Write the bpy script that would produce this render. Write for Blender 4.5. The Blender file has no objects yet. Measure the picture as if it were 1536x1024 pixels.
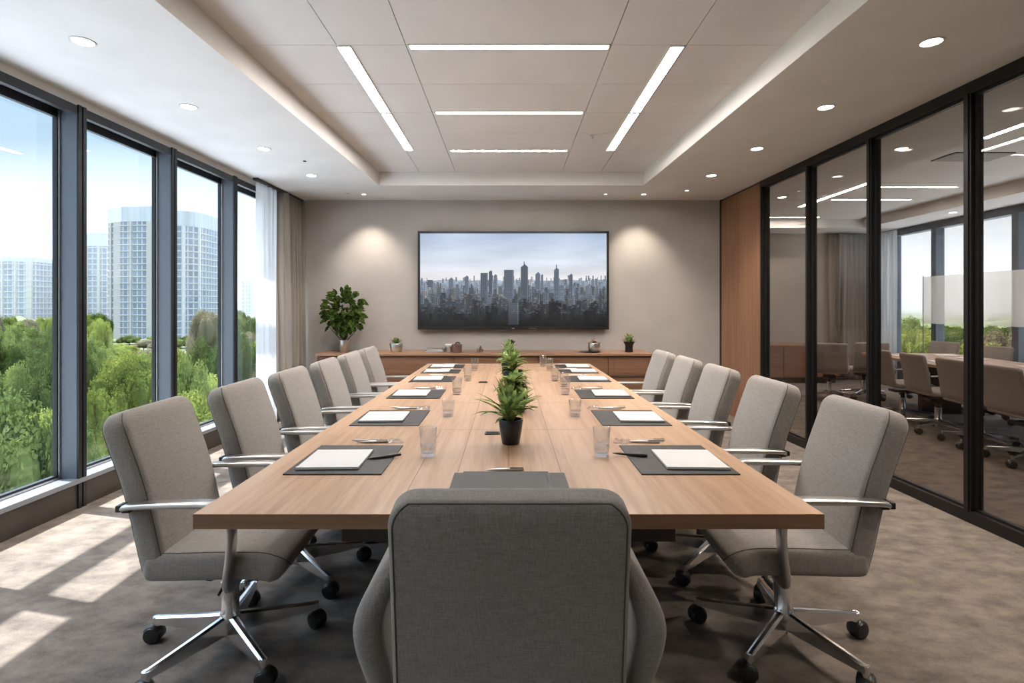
import bpy, math, random
import numpy as np
from mathutils import Vector, Matrix
from mathutils import noise as mnoise

random.seed(7)
C = bpy.context.scene.collection
SC = bpy.context.scene
PI = math.pi

# ------------------------------------------------------------------ camera
CAMZ = 1.33
F = 820.0                      # focal length in pixels of the 1536 px wide frame
cam_d = bpy.data.cameras.new('camera')
cam = bpy.data.objects.new('camera', cam_d)
C.objects.link(cam)
cam.location = (0, 0, CAMZ)
cam.rotation_euler = (PI / 2, 0, 0)
cam_d.sensor_width = 36.0
cam_d.lens = F / 1536 * 36.0
cam_d.shift_y = -50 / 1536
cam_d.shift_x = 5 / 1536
cam_d.clip_start = 0.05
cam_d.clip_end = 4000
SC.camera = cam

# ------------------------------------------------------------------ exposure
SC.view_settings.view_transform = 'Standard'
SC.view_settings.look = 'None'
SC.view_settings.gamma = 1.0
SC.view_settings.exposure = 1.05
SC.view_settings.use_curve_mapping = False
SC.cycles.use_denoising = True
SC.cycles.max_bounces = 9
SC.cycles.diffuse_bounces = 4
SC.cycles.glossy_bounces = 4
SC.cycles.transmission_bounces = 8
SC.cycles.transparent_max_bounces = 16
SC.cycles.sample_clamp_indirect = 4.0
SC.cycles.caustics_reflective = False
SC.cycles.caustics_refractive = False

# ------------------------------------------------------------------ sky and sun
SKY_GAIN = 1.0
w = bpy.data.worlds.new('sky')
SC.world = w
w.use_nodes = True
nt = w.node_tree
for n in list(nt.nodes):
    nt.nodes.remove(n)
N = nt.nodes.new
tc = N('ShaderNodeTexCoord')
sep = N('ShaderNodeSeparateXYZ')
nt.links.new(tc.outputs['Generated'], sep.inputs[0])
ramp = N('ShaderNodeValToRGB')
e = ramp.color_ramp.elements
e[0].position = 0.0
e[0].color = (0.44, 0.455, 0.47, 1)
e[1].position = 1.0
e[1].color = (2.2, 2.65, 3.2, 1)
for p, c in ((0.06, (0.445, 0.463, 0.48)), (0.16, (0.38, 0.435, 0.485)), (0.28, (0.27, 0.385, 0.49)), (0.34, (0.28, 0.42, 0.56)), (0.45, (1.15, 1.5, 1.95)), (0.62, (2.1, 2.6, 3.2))):  # upper stops, out of view, are brightened to light the room
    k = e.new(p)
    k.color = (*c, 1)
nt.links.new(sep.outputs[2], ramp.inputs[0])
cn = N('ShaderNodeTexNoise')
cn.inputs['Scale'].default_value = 2.2
cn.inputs['Detail'].default_value = 6
mp = N('ShaderNodeMapping')
mp.inputs['Scale'].default_value = (1, 1, 3.5)
nt.links.new(tc.outputs['Generated'], mp.inputs[0])
nt.links.new(mp.outputs[0], cn.inputs['Vector'])
cr = N('ShaderNodeValToRGB')
cr.color_ramp.elements[0].position = 0.5
cr.color_ramp.elements[1].position = 0.78
cr.color_ramp.elements[0].color = (0, 0, 0, 1)
cr.color_ramp.elements[1].color = (0.5, 0.5, 0.5, 1)
nt.links.new(cn.outputs['Fac'], cr.inputs[0])
mx = N('ShaderNodeMixRGB')
nt.links.new(cr.outputs[0], mx.inputs[0])
nt.links.new(ramp.outputs[0], mx.inputs[1])
mx.inputs[2].default_value = (0.46, 0.475, 0.485, 1)
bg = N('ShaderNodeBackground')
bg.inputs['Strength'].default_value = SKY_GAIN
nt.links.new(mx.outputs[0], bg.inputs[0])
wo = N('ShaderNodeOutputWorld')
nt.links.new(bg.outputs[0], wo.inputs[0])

SUN_GAIN = 8.5
sd = bpy.data.lights.new('sun', 'SUN')
sd.energy = SUN_GAIN
sd.angle = math.radians(0.6)
sd.color = (1.0, 0.95, 0.89)
sun = bpy.data.objects.new('sun', sd)
C.objects.link(sun)
SUN_DIR = Vector((0.459, -0.116, -0.92)).normalized()
sun.rotation_euler = SUN_DIR.to_track_quat('-Z', 'Y').to_euler()

STRIP_GAIN = 48.0
SPOT_W = 42.0
WASH_W = 34.0

# ------------------------------------------------------------------ materials
def new_mat(name):
    m = bpy.data.materials.new(name)
    m.use_nodes = True
    t = m.node_tree
    b = t.nodes.get('Principled BSDF')
    return m, t, b


def simple(name, col, rough=0.5, metal=0.0, spec=0.5, coat=0.0):
    m, t, b = new_mat(name)
    b.inputs['Base Color'].default_value = (*col, 1)
    b.inputs['Roughness'].default_value = rough
    b.inputs['Metallic'].default_value = metal
    b.inputs['Specular IOR Level'].default_value = spec
    b.inputs['Coat Weight'].default_value = coat
    return m


def noisy(name, c1, c2, scale=8.0, rough=0.8, stretch=(1, 1, 1), bump=0.0, bscale=200.0, detail=4, metal=0.0, lo=0.35, hi=0.65, coat=0.0, spec=0.5):
    m, t, b = new_mat(name)
    L = t.links.new
    tcn = t.nodes.new('ShaderNodeTexCoord')
    mpn = t.nodes.new('ShaderNodeMapping')
    mpn.inputs['Scale'].default_value = stretch
    L(tcn.outputs['Object'], mpn.inputs[0])
    nz = t.nodes.new('ShaderNodeTexNoise')
    nz.inputs['Scale'].default_value = scale
    nz.inputs['Detail'].default_value = detail
    L(mpn.outputs[0], nz.inputs['Vector'])
    r = t.nodes.new('ShaderNodeValToRGB')
    r.color_ramp.elements[0].position = lo
    r.color_ramp.elements[0].color = (*c1, 1)
    r.color_ramp.elements[1].position = hi
    r.color_ramp.elements[1].color = (*c2, 1)
    L(nz.outputs['Fac'], r.inputs[0])
    L(r.outputs[0], b.inputs['Base Color'])
    b.inputs['Roughness'].default_value = rough
    b.inputs['Metallic'].default_value = metal
    b.inputs['Coat Weight'].default_value = coat
    b.inputs['Specular IOR Level'].default_value = spec
    if bump:
        n2 = t.nodes.new('ShaderNodeTexNoise')
        n2.inputs['Scale'].default_value = bscale
        n2.inputs['Detail'].default_value = 2
        L(tcn.outputs['Object'], n2.inputs['Vector'])
        bp = t.nodes.new('ShaderNodeBump')
        bp.inputs['Strength'].default_value = bump
        bp.inputs['Distance'].default_value = 0.002
        L(n2.outputs['Fac'], bp.inputs['Height'])
        L(bp.outputs[0], b.inputs['Normal'])
    return m


def fabric(name, c1, c2):
    m, t, b = new_mat(name)
    L = t.links.new
    tcn = t.nodes.new('ShaderNodeTexCoord')
    facs = []
    for st in ((30, 400, 400), (400, 400, 30), (400, 30, 400)):
        mpn = t.nodes.new('ShaderNodeMapping')
        mpn.inputs['Scale'].default_value = st
        L(tcn.outputs['Object'], mpn.inputs[0])
        nz = t.nodes.new('ShaderNodeTexNoise')
        nz.inputs['Scale'].default_value = 1.0
        nz.inputs['Detail'].default_value = 3
        L(mpn.outputs[0], nz.inputs['Vector'])
        facs.append(nz.outputs['Fac'])
    a = t.nodes.new('ShaderNodeMath')
    L(facs[0], a.inputs[0]); L(facs[1], a.inputs[1])
    a2 = t.nodes.new('ShaderNodeMath')
    L(a.outputs[0], a2.inputs[0]); L(facs[2], a2.inputs[1])
    d = t.nodes.new('ShaderNodeMath'); d.operation = 'DIVIDE'
    L(a2.outputs[0], d.inputs[0]); d.inputs[1].default_value = 3.0
    r = t.nodes.new('ShaderNodeValToRGB')
    r.color_ramp.elements[0].position = 0.40
    r.color_ramp.elements[0].color = (*c1, 1)
    r.color_ramp.elements[1].position = 0.60
    r.color_ramp.elements[1].color = (*c2, 1)
    L(d.outputs[0], r.inputs[0])
    L(r.outputs[0], b.inputs['Base Color'])
    b.inputs['Roughness'].default_value = 0.95
    b.inputs['Specular IOR Level'].default_value = 0.2
    b.inputs['Sheen Weight'].default_value = 0.25
    b.inputs['Sheen Roughness'].default_value = 0.5
    bp = t.nodes.new('ShaderNodeBump')
    bp.inputs['Strength'].default_value = 0.35
    bp.inputs['Distance'].default_value = 0.0015
    L(d.outputs[0], bp.inputs['Height'])
    L(bp.outputs[0], b.inputs['Normal'])
    return m


def wood(name, c1, c2, c3, axis='Y', rough=0.38, grooves=None, coat=0.15, freq=1.0):
    """wood with grain along axis; grooves = (list of x lines, list of (y, x0, x1) lines)"""
    m, t, b = new_mat(name)
    L = t.links.new
    tcn = t.nodes.new('ShaderNodeTexCoord')
    st = {'Y': (34, 1.6, 34), 'Z': (34, 34, 1.6), 'X': (1.6, 34, 34)}[axis]
    mpn = t.nodes.new('ShaderNodeMapping')
    mpn.inputs['Scale'].default_value = [s * freq for s in st]
    L(tcn.outputs['Object'], mpn.inputs[0])
    nz = t.nodes.new('ShaderNodeTexNoise')
    nz.inputs['Scale'].default_value = 1.0
    nz.inputs['Detail'].default_value = 6
    nz.inputs['Roughness'].default_value = 0.62
    nz.inputs['Distortion'].default_value = 0.5
    L(mpn.outputs[0], nz.inputs['Vector'])
    n2 = t.nodes.new('ShaderNodeTexNoise')
    n2.inputs['Scale'].default_value = 0.12
    n2.inputs['Detail'].default_value = 3
    L(mpn.outputs[0], n2.inputs['Vector'])
    mxv = t.nodes.new('ShaderNodeMath'); mxv.operation = 'MULTIPLY_ADD'
    L(n2.outputs['Fac'], mxv.inputs[0]); mxv.inputs[1].default_value = 0.45
    sc = t.nodes.new('ShaderNodeMath'); sc.operation = 'MULTIPLY'
    L(nz.outputs['Fac'], sc.inputs[0]); sc.inputs[1].default_value = 0.6
    L(sc.outputs[0], mxv.inputs[2])
    r = t.nodes.new('ShaderNodeValToRGB')
    el = r.color_ramp.elements
    el[0].position = 0.38; el[0].color = (*c1, 1)
    el[1].position = 0.66; el[1].color = (*c3, 1)
    k = el.new(0.52); k.color = (*c2, 1)
    L(mxv.outputs[0], r.inputs[0])
    out = r.outputs[0]
    if grooves:
        sp = t.nodes.new('ShaderNodeSeparateXYZ')
        L(tcn.outputs['Object'], sp.inputs[0])

        def near(sock, v, wd):
            s = t.nodes.new('ShaderNodeMath'); s.operation = 'COMPARE'
            L(sock, s.inputs[0]); s.inputs[1].default_value = v; s.inputs[2].default_value = wd
            return s.outputs[0]

        def mul(a_, b_):
            s = t.nodes.new('ShaderNodeMath'); s.operation = 'MULTIPLY'
            L(a_, s.inputs[0]); L(b_, s.inputs[1])
            return s.outputs[0]

        acc = None
        for kind, v, lo_, hi_ in grooves:
            if kind == 'x':
                g = mul(near(sp.outputs[0], v, 0.0012), near(sp.outputs[1], (lo_ + hi_) / 2, (hi_ - lo_) / 2))
            else:
                g = mul(near(sp.outputs[1], v, 0.0022), near(sp.outputs[0], (lo_ + hi_) / 2, (hi_ - lo_) / 2))
            if acc is None:
                acc = g
            else:
                s = t.nodes.new('ShaderNodeMath'); s.operation = 'MAXIMUM'
                L(acc, s.inputs[0]); L(g, s.inputs[1]); acc = s.outputs[0]
        mc = t.nodes.new('ShaderNodeMixRGB')
        L(acc, mc.inputs[0]); L(out, mc.inputs[1]); mc.inputs[2].default_value = (0.10, 0.05, 0.03, 1)
        out = mc.outputs[0]
    L(out, b.inputs['Base Color'])
    b.inputs['Roughness'].default_value = rough
    b.inputs['Coat Weight'].default_value = coat
    b.inputs['Coat Roughness'].default_value = 0.25
    bp = t.nodes.new('ShaderNodeBump')
    bp.inputs['Strength'].default_value = 0.08
    bp.inputs['Distance'].default_value = 0.001
    L(nz.outputs['Fac'], bp.inputs['Height'])
    L(bp.outputs[0], b.inputs['Normal'])
    return m


def emis(name, col, s):
    m, t, b = new_mat(name)
    b.inputs['Base Color'].default_value = (0, 0, 0, 1)
    b.inputs['Emission Color'].default_value = (*col, 1)
    b.inputs['Emission Strength'].default_value = s
    return m


def pane_mat(name, tint, refl=1.0, rough=0.0, power=5.0, gain=0.75, base=0.035):
    """thin window glass: straight-through tint plus a fresnel mirror"""
    m, t, b = new_mat(name)
    t.nodes.remove(b)
    L = t.links.new
    tr = t.nodes.new('ShaderNodeBsdfTransparent'); tr.inputs[0].default_value = (*tint, 1)
    gl = t.nodes.new('ShaderNodeBsdfGlossy'); gl.inputs['Roughness'].default_value = rough
    gl.inputs[0].default_value = (refl, refl, refl, 1)
    lw = t.nodes.new('ShaderNodeLayerWeight'); lw.inputs[0].default_value = 0.5
    pw = t.nodes.new('ShaderNodeMath'); pw.operation = 'POWER'
    L(lw.outputs['Facing'], pw.inputs[0]); pw.inputs[1].default_value = power
    fr = t.nodes.new('ShaderNodeMath'); fr.operation = 'MULTIPLY_ADD'
    L(pw.outputs[0], fr.inputs[0]); fr.inputs[1].default_value = gain; fr.inputs[2].default_value = base
    mxs = t.nodes.new('ShaderNodeMixShader')
    L(fr.outputs[0], mxs.inputs[0]); L(tr.outputs[0], mxs.inputs[1]); L(gl.outputs[0], mxs.inputs[2])
    L(mxs.outputs[0], t.nodes['Material Output'].inputs[0])
    return m


def sheer_mat(name, col, alpha):
    m, t, b = new_mat(name)
    t.nodes.remove(b)
    L = t.links.new
    tr = t.nodes.new('ShaderNodeBsdfTransparent')
    df = t.nodes.new('ShaderNodeBsdfDiffuse'); df.inputs[0].default_value = (*col, 1)
    tl = t.nodes.new('ShaderNodeBsdfTranslucent'); tl.inputs[0].default_value = (*col, 1)
    m1 = t.nodes.new('ShaderNodeMixShader'); m1.inputs[0].default_value = 0.5
    L(df.outputs[0], m1.inputs[1]); L(tl.outputs[0], m1.inputs[2])
    m2 = t.nodes.new('ShaderNodeMixShader'); m2.inputs[0].default_value = alpha
    L(tr.outputs[0], m2.inputs[1]); L(m1.outputs[0], m2.inputs[2])
    L(m2.outputs[0], t.nodes['Material Output'].inputs[0])
    return m


def leaf_mat(name, c1, c2, c3=None, scale=1.2, transl=0.35, rand=True):
    m, t, b = new_mat(name)
    t.nodes.remove(b)
    L = t.links.new
    tcn = t.nodes.new('ShaderNodeTexCoord')
    nz = t.nodes.new('ShaderNodeTexNoise')
    nz.inputs['Scale'].default_value = scale
    nz.inputs['Detail'].default_value = 5
    L(tcn.outputs['Object'], nz.inputs['Vector'])
    fac = nz.outputs['Fac']
    if rand:
        oi = t.nodes.new('ShaderNodeObjectInfo')
        md = t.nodes.new('ShaderNodeMath'); md.operation = 'MULTIPLY_ADD'
        L(oi.outputs['Random'], md.inputs[0]); md.inputs[1].default_value = 0.34; L(fac, md.inputs[2])
        md2 = t.nodes.new('ShaderNodeMath'); md2.operation = 'SUBTRACT'
        L(md.outputs[0], md2.inputs[0]); md2.inputs[1].default_value = 0.17
        fac = md2.outputs[0]
    r = t.nodes.new('ShaderNodeValToRGB')
    el = r.color_ramp.elements
    el[0].position = 0.33; el[0].color = (*c1, 1)
    el[1].position = 0.68; el[1].color = (*c2, 1)
    if c3:
        k = el.new(0.80); k.color = (*c3, 1)
    L(fac, r.inputs[0])
    df = t.nodes.new('ShaderNodeBsdfDiffuse'); tl = t.nodes.new('ShaderNodeBsdfTranslucent')
    L(r.outputs[0], df.inputs[0]); L(r.outputs[0], tl.inputs[0])
    m1 = t.nodes.new('ShaderNodeMixShader'); m1.inputs[0].default_value = transl
    L(df.outputs[0], m1.inputs[1]); L(tl.outputs[0], m1.inputs[2])
    L(m1.outputs[0], t.nodes['Material Output'].inputs[0])
    return m


M = {}
M['plaster_ceiling'] = noisy('ceiling_paint', (0.70, 0.68, 0.66), (0.74, 0.72, 0.70), 3, 0.9)
M['ceiling_panel'] = noisy('ceiling_panel', (0.66, 0.635, 0.61), (0.70, 0.675, 0.65), 2.0, 0.85)
M['wall_taupe'] = noisy('taupe_plaster', (0.40, 0.375, 0.35), (0.44, 0.415, 0.39), 2.5, 0.9, bump=0.08, bscale=60)
M['wall_warm'] = noisy('warm_plaster', (0.36, 0.32, 0.285), (0.40, 0.355, 0.32), 2.5, 0.9)
M['frame_blue'] = simple('window_frame_grey', (0.13, 0.15, 0.18), 0.45, 0.3)
M['frame_dark'] = simple('window_frame_black', (0.018, 0.02, 0.024), 0.4, 0.2)
M['sill'] = simple('sill_grey_metal', (0.30, 0.32, 0.35), 0.35, 0.5)
M['base_panel'] = noisy('dark_base_panel', (0.045, 0.034, 0.028), (0.06, 0.045, 0.037), 5, 0.45)
M['black_metal'] = simple('black_metal', (0.012, 0.011, 0.011), 0.38, 0.3)
M['black_plastic'] = simple('black_plastic', (0.014, 0.014, 0.015), 0.35)
M['chrome'] = simple('polished_aluminium', (0.74, 0.74, 0.75), 0.16, 1.0)
M['satin'] = simple('satin_aluminium', (0.62, 0.61, 0.61), 0.30, 1.0)
M['silver'] = simple('brushed_silver', (0.66, 0.64, 0.62), 0.28, 1.0)
M['fabric'] = fabric('grey_taupe_fabric', (0.225, 0.205, 0.185), (0.34, 0.31, 0.285))
M['piping'] = simple('dark_seam_thread', (0.085, 0.078, 0.07), 0.9)
M['glass_pane'] = pane_mat('clear_window_glass', (0.95, 0.98, 1.0), 1.0)
M['glass_tint'] = pane_mat('partition_glass', (0.76, 0.72, 0.685), 1.0, 0.0, 5.0, 0.7, 0.02)
M['curtain'] = noisy('taupe_curtain_cloth', (0.25, 0.22, 0.195), (0.35, 0.31, 0.275), 6, 0.95, stretch=(1, 1, 0.1))
M['sheer'] = sheer_mat('white_sheer_cloth', (0.66, 0.67, 0.69), 0.85)
M['pale_sheet'] = sheer_mat('translucent_band', (0.80, 0.74, 0.68), 0.40)
M['paper'] = simple('white_paper', (0.68, 0.67, 0.66), 0.7)
M['leather'] = noisy('charcoal_leather', (0.022, 0.020, 0.020), (0.032, 0.029, 0.028), 40, 0.55, bump=0.3, bscale=900)
M['pot_black'] = simple('black_ceramic', (0.012, 0.013, 0.015), 0.32)
M['soil'] = noisy('dark_soil', (0.02, 0.014, 0.01), (0.05, 0.035, 0.025), 60, 1.0)
M['leaf_fresh'] = leaf_mat('fresh_green_leaf', (0.06, 0.13, 0.03), (0.38, 0.48, 0.17), None, 30, 0.3, False)
M['leaf_pale'] = leaf_mat('pale_green_leaf', (0.16, 0.26, 0.08), (0.50, 0.60, 0.30), None, 30, 0.3, False)
M['leaf_dark'] = leaf_mat('dark_green_leaf', (0.014, 0.012, 0.008), (0.085, 0.145, 0.028), None, 34, 0.15, False)
M['stem'] = simple('brown_stem', (0.05, 0.035, 0.025), 0.8)
M['stem_green'] = simple('green_stem', (0.12, 0.2, 0.05), 0.6)
M['flower'] = simple('pale_pink_petal', (0.5, 0.36, 0.3), 0.7)
M['drink_glass'] = pane_mat('drinking_glass', (0.955, 0.96, 0.965), 1.0, 0.02, 2.6, 0.9, 0.05)
M['water'] = pane_mat('still_water', (0.93, 0.94, 0.94), 1.0)
M['clear_plastic'] = pane_mat('clear_plastic', (0.95, 0.95, 0.96), 1.0, 0.12, 1.6, 0.8, 0.18)
M['brown_tin'] = simple('brown_tin', (0.20, 0.125, 0.09), 0.4, 0.3)
M['grey_cover'] = simple('grey_book_cover', (0.23, 0.22, 0.22), 0.5)
M['dark_wood_base'] = noisy('dark_brown_lacquer', (0.028, 0.018, 0.013), (0.04, 0.026, 0.018), 10, 0.4)
grv = [('x', -0.18, 1.4, 5.8), ('x', 0.185, 1.4, 5.8), ('x', -0.322, 1.4, 2.6), ('x', 0.0, 1.4, 2.6),
       ('y', 2.61, -0.36, -0.02), ('y', 2.61, 0.02, 0.36), ('y', 3.36, -0.36, 0.36), ('y', 4.6, -0.36, 0.36)]
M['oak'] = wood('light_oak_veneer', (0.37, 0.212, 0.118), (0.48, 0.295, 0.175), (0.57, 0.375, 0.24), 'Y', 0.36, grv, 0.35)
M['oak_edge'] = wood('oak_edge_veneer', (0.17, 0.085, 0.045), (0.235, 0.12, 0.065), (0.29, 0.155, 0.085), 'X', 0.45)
M['oak_plain'] = wood('plain_oak', (0.33, 0.19, 0.11), (0.42, 0.25, 0.15), (0.5, 0.31, 0.19), 'Y', 0.36)
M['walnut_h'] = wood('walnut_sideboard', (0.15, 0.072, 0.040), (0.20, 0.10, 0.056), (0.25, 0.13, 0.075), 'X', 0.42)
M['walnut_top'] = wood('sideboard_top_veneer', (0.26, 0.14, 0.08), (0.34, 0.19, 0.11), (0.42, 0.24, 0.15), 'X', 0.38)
M['walnut_v'] = wood('wall_panel_veneer', (0.185, 0.088, 0.047), (0.245, 0.12, 0.067), (0.30, 0.155, 0.088), 'Z', 0.45)
M['gap'] = simple('shadow_gap', (0.02, 0.018, 0.016), 0.9)
M['lit'] = emis('strip_light_diffuser', (1.0, 0.94, 0.89), STRIP_GAIN)
M['lit_spot'] = emis('downlight_lens', (1.0, 0.93, 0.85), 14.0)
M['lit_small'] = emis('small_downlight_lens', (1.0, 0.92, 0.84), 6.0)
M['white_rim'] = simple('white_rim', (0.6, 0.58, 0.56), 0.4)


def carpet():
    m, t, b = new_mat('mottled_carpet')
    L = t.links.new
    tcn = t.nodes.new('ShaderNodeTexCoord')
    # carpet tiles laid askew: soft tonal steps tile by tile
    mpn = t.nodes.new('ShaderNodeMapping')
    mpn.inputs['Rotation'].default_value = (0, 0, math.radians(0))
    L(tcn.outputs['Object'], mpn.inputs[0])
    br = t.nodes.new('ShaderNodeTexBrick')
    br.inputs['Scale'].default_value = 1.0
    br.inputs['Brick Width'].default_value = 0.5
    br.inputs['Row Height'].default_value = 1.0
    br.inputs['Mortar Size'].default_value = 0.0
    br.inputs['Color1'].default_value = (0.40, 0.40, 0.40, 1)
    br.inputs['Color2'].default_value = (0.60, 0.60, 0.60, 1)
    L(mpn.outputs[0], br.inputs['Vector'])
    n1 = t.nodes.new('ShaderNodeTexNoise'); n1.inputs['Scale'].default_value = 6.5; n1.inputs['Detail'].default_value = 7
    n1.inputs['Roughness'].default_value = 0.62
    m3 = t.nodes.new('ShaderNodeMapping'); m3.inputs['Scale'].default_value = (1.0, 1.5, 1)
    m3.inputs['Rotation'].default_value = (0, 0, 0.35)
    L(tcn.outputs['Object'], m3.inputs[0]); L(m3.outputs[0], n1.inputs['Vector'])
    n2 = t.nodes.new('ShaderNodeTexNoise'); n2.inputs['Scale'].default_value = 160; n2.inputs['Detail'].default_value = 3
    L(tcn.outputs['Object'], n2.inputs['Vector'])
    a = t.nodes.new('ShaderNodeMath'); a.operation = 'MULTIPLY_ADD'
    L(br.outputs['Color'], a.inputs[0]); a.inputs[1].default_value = 0.35; L(n1.outputs['Fac'], a.inputs[2])
    a2 = t.nodes.new('ShaderNodeMath'); a2.operation = 'MULTIPLY_ADD'
    L(n2.outputs['Fac'], a2.inputs[0]); a2.inputs[1].default_value = 0.30; L(a.outputs[0], a2.inputs[2])
    r = t.nodes.new('ShaderNodeValToRGB')
    el = r.color_ramp.elements
    el[0].position = 0.56; el[0].color = (0.082, 0.069, 0.060, 1)
    el[1].position = 1.04; el[1].color = (0.222, 0.188, 0.160, 1)
    L(a2.outputs[0], r.inputs[0])
    L(r.outputs[0], b.inputs['Base Color'])
    b.inputs['Roughness'].default_value = 0.95
    b.inputs['Specular IOR Level'].default_value = 0.15
    bp = t.nodes.new('ShaderNodeBump'); bp.inputs['Strength'].default_value = 0.5; bp.inputs['Distance'].default_value = 0.004
    L(n2.outputs['Fac'], bp.inputs['Height']); L(bp.outputs[0], b.inputs['Normal'])
    return m


M['carpet'] = carpet()


# ------------------------------------------------------------------ mesh builder
def ident(p):
    return Vector(p)


class MB:
    def __init__(self, mp=None):
        self.v = []; self.f = []; self.mi = []; self.mp = mp or ident; self.cur = 0

    def add(self, vs, fs):
        o = len(self.v)
        self.v += [tuple(self.mp(p)) for p in vs]
        self.f += [tuple(o + i for i in f) for f in fs]
        self.mi += [self.cur] * len(fs)
        return self

    def box(self, x0, x1, y0, y1, z0, z1, rot=None, at=None):
        vs = [Vector((x, y, z)) for z in (z0, z1) for y in (y0, y1) for x in (x0, x1)]
        if rot is not None:
            vs = [rot @ p for p in vs]
        if at is not None:
            vs = [p + Vector(at) for p in vs]
        fs = [(0, 2, 3, 1), (4, 5, 7, 6), (0, 1, 5, 4), (2, 6, 7, 3), (0, 4, 6, 2), (1, 3, 7, 5)]
        return self.add(vs, fs)

    def loft(self, rings, caps=True, closed=False):
        n = len(rings[0]); vs = [p for r in rings for p in r]; fs = []
        R = len(rings)
        for i in range(R if closed else R - 1):
            j = (i + 1) % R
            for k in range(n):
                l = (k + 1) % n
                fs.append((i * n + k, i * n + l, j * n + l, j * n + k))
        if caps and not closed:
            fs.append(tuple(reversed(range(n)))); fs.append(tuple((R - 1) * n + k for k in range(n)))
        return self.add(vs, fs)

    def tube(self, pts, r, seg=8, caps=True, flat=None, up=(0, 0, 1)):
        """round (or elliptical, flat=(a,b)) tube along points; r a number or a list"""
        pts = [Vector(p) for p in pts]
        rings = []
        last = Vector(up)
        for i, p in enumerate(pts):
            t = (pts[min(i + 1, len(pts) - 1)] - pts[max(i - 1, 0)]).normalized()
            u = last - t * last.dot(t)
            if u.length < 1e-4:
                u = t.orthogonal()
            u.normalize(); last = u
            s = t.cross(u)
            rr = r[i] if isinstance(r, (list, tuple)) else r
            a, b = (rr, rr) if flat is None else (rr * flat[0], rr * flat[1])
            if flat is None:
                rings.append([p + s * (a * math.cos(2 * PI * k / seg)) + u * (b * math.sin(2 * PI * k / seg)) for k in range(seg)])
            else:
                ring = []
                for k in range(seg):
                    c, d = math.cos(2 * PI * k / seg), math.sin(2 * PI * k / seg)
                    c = math.copysign(abs(c) ** 0.55, c); d = math.copysign(abs(d) ** 0.55, d)
                    ring.append(p + s * (a * c) + u * (b * d))
                rings.append(ring)
        return self.loft(rings, caps)

    def lathe(self, prof, c=(0, 0, 0), seg=24, axis='Z', caps=True):
        c = Vector(c); rings = []
        for (r, z) in prof:
            ring = []
            for k in range(seg):
                a = 2 * PI * k / seg
                if axis == 'Z':
                    ring.append(c + Vector((r * math.cos(a), r * math.sin(a), z)))
                elif axis == 'X':
                    ring.append(c + Vector((z, r * math.cos(a), r * math.sin(a))))
                else:
                    ring.append(c + Vector((r * math.sin(a), z, r * math.cos(a))))
            rings.append(ring)
        return self.loft(rings, caps)

    def build(self, name, mat, parent=None, smooth=None, bevel=None, **props):
        me = bpy.data.meshes.new(name)
        me.from_pydata(self.v, [], self.f)
        for mm in (mat if isinstance(mat, (list, tuple)) else [mat]):
            me.materials.append(mm)
        if any(self.mi):
            me.polygons.foreach_set('material_index', self.mi)
        me.update()
        if smooth is not None:
            me.shade_smooth()
            me.set_sharp_from_angle(angle=math.radians(smooth))
        ob = bpy.data.objects.new(name, me)
        C.objects.link(ob)
        if parent is not None:
            ob.parent = parent
        if bevel:
            b = ob.modifiers.new('bevel', 'BEVEL'); b.width = bevel; b.segments = 2; b.limit_method = 'ANGLE'
        for k, v in props.items():
            ob[k] = v
        return ob


def thing(name, loc, label, cat, group=None, rotz=0.0):
    o = bpy.data.objects.new(name, None)
    o.empty_display_size = 0.1
    C.objects.link(o)
    o.location = loc; o.rotation_euler = (0, 0, rotz)
    o['label'] = label; o['category'] = cat
    if group:
        o['group'] = group
    return o


def tag(o, label, cat, group=None):
    o['label'] = label; o['category'] = cat
    if group:
        o['group'] = group
    return o


def struct(o):
    o['kind'] = 'structure'
    return o


KIDS = {}


def kids(o):
    return [c for c in bpy.data.objects if c.parent == o]


def copy_tree(root, loc, rotz, label, group=None, kid_cache={}):
    """a copy of a thing with copies of its parts and sub-parts"""
    key = root.name
    if key not in kid_cache:
        kid_cache[key] = [(c, kids(c)) for c in kids(root)]
    r = root.copy(); C.objects.link(r)
    r.location = loc; r.rotation_euler = (0, 0, rotz)
    r['label'] = label
    if group:
        r['group'] = group
    for c, subs in kid_cache[key]:
        d = c.copy(); C.objects.link(d); d.parent = r
        for s in subs:
            q = s.copy(); C.objects.link(q); q.parent = d
    return r


def spline(pts, n):
    """Catmull-Rom through pts, n samples"""
    pts = [Vector(p) for p in pts]
    P = [pts[0] * 2 - pts[1]] + pts + [pts[-1] * 2 - pts[-2]]
    out = []
    m = len(pts) - 1
    for i in range(n):
        u = i / (n - 1) * m
        k = min(int(u), m - 1); t = u - k
        a, b, c, d = P[k], P[k + 1], P[k + 2], P[k + 3]
        out.append(0.5 * ((2 * b) + (c - a) * t + (2 * a - 5 * b + 4 * c - d) * t * t + (3 * b - a - 3 * c + d) * t ** 3))
    return out


def rrect(hw, ht, r, n=4):
    """rounded rectangle, 4*(n+1) points; corner order: (+,+), (-,+), (-,-), (+,-)"""
    r = min(r, hw * 0.98, ht * 0.98)
    out = []
    for ci, (sx, sy, a0) in enumerate(((1, 1, 0), (-1, 1, PI / 2), (-1, -1, PI), (1, -1, 1.5 * PI))):
        for k in range(n + 1):
            a = a0 + PI / 2 * k / n
            out.append((sx * (hw - r) + r * math.cos(a), sy * (ht - r) + r * math.sin(a)))
    return out


# ------------------------------------------------------------------ the room shell
ZC = 2.73           # soffit height
ZB = 7.10           # back wall


def LW(p):          # window wall: x = distance inward from its front plane, y = along the room
    return Vector((-(2.76 + (7.1 - p[1]) * 0.03) + p[0], p[1], p[2]))


def RW(p):          # glass partition: x = distance inward from its centre plane
    return Vector((2.78 + (7.1 - p[1]) * 0.03 - p[0], p[1], p[2]))


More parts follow.
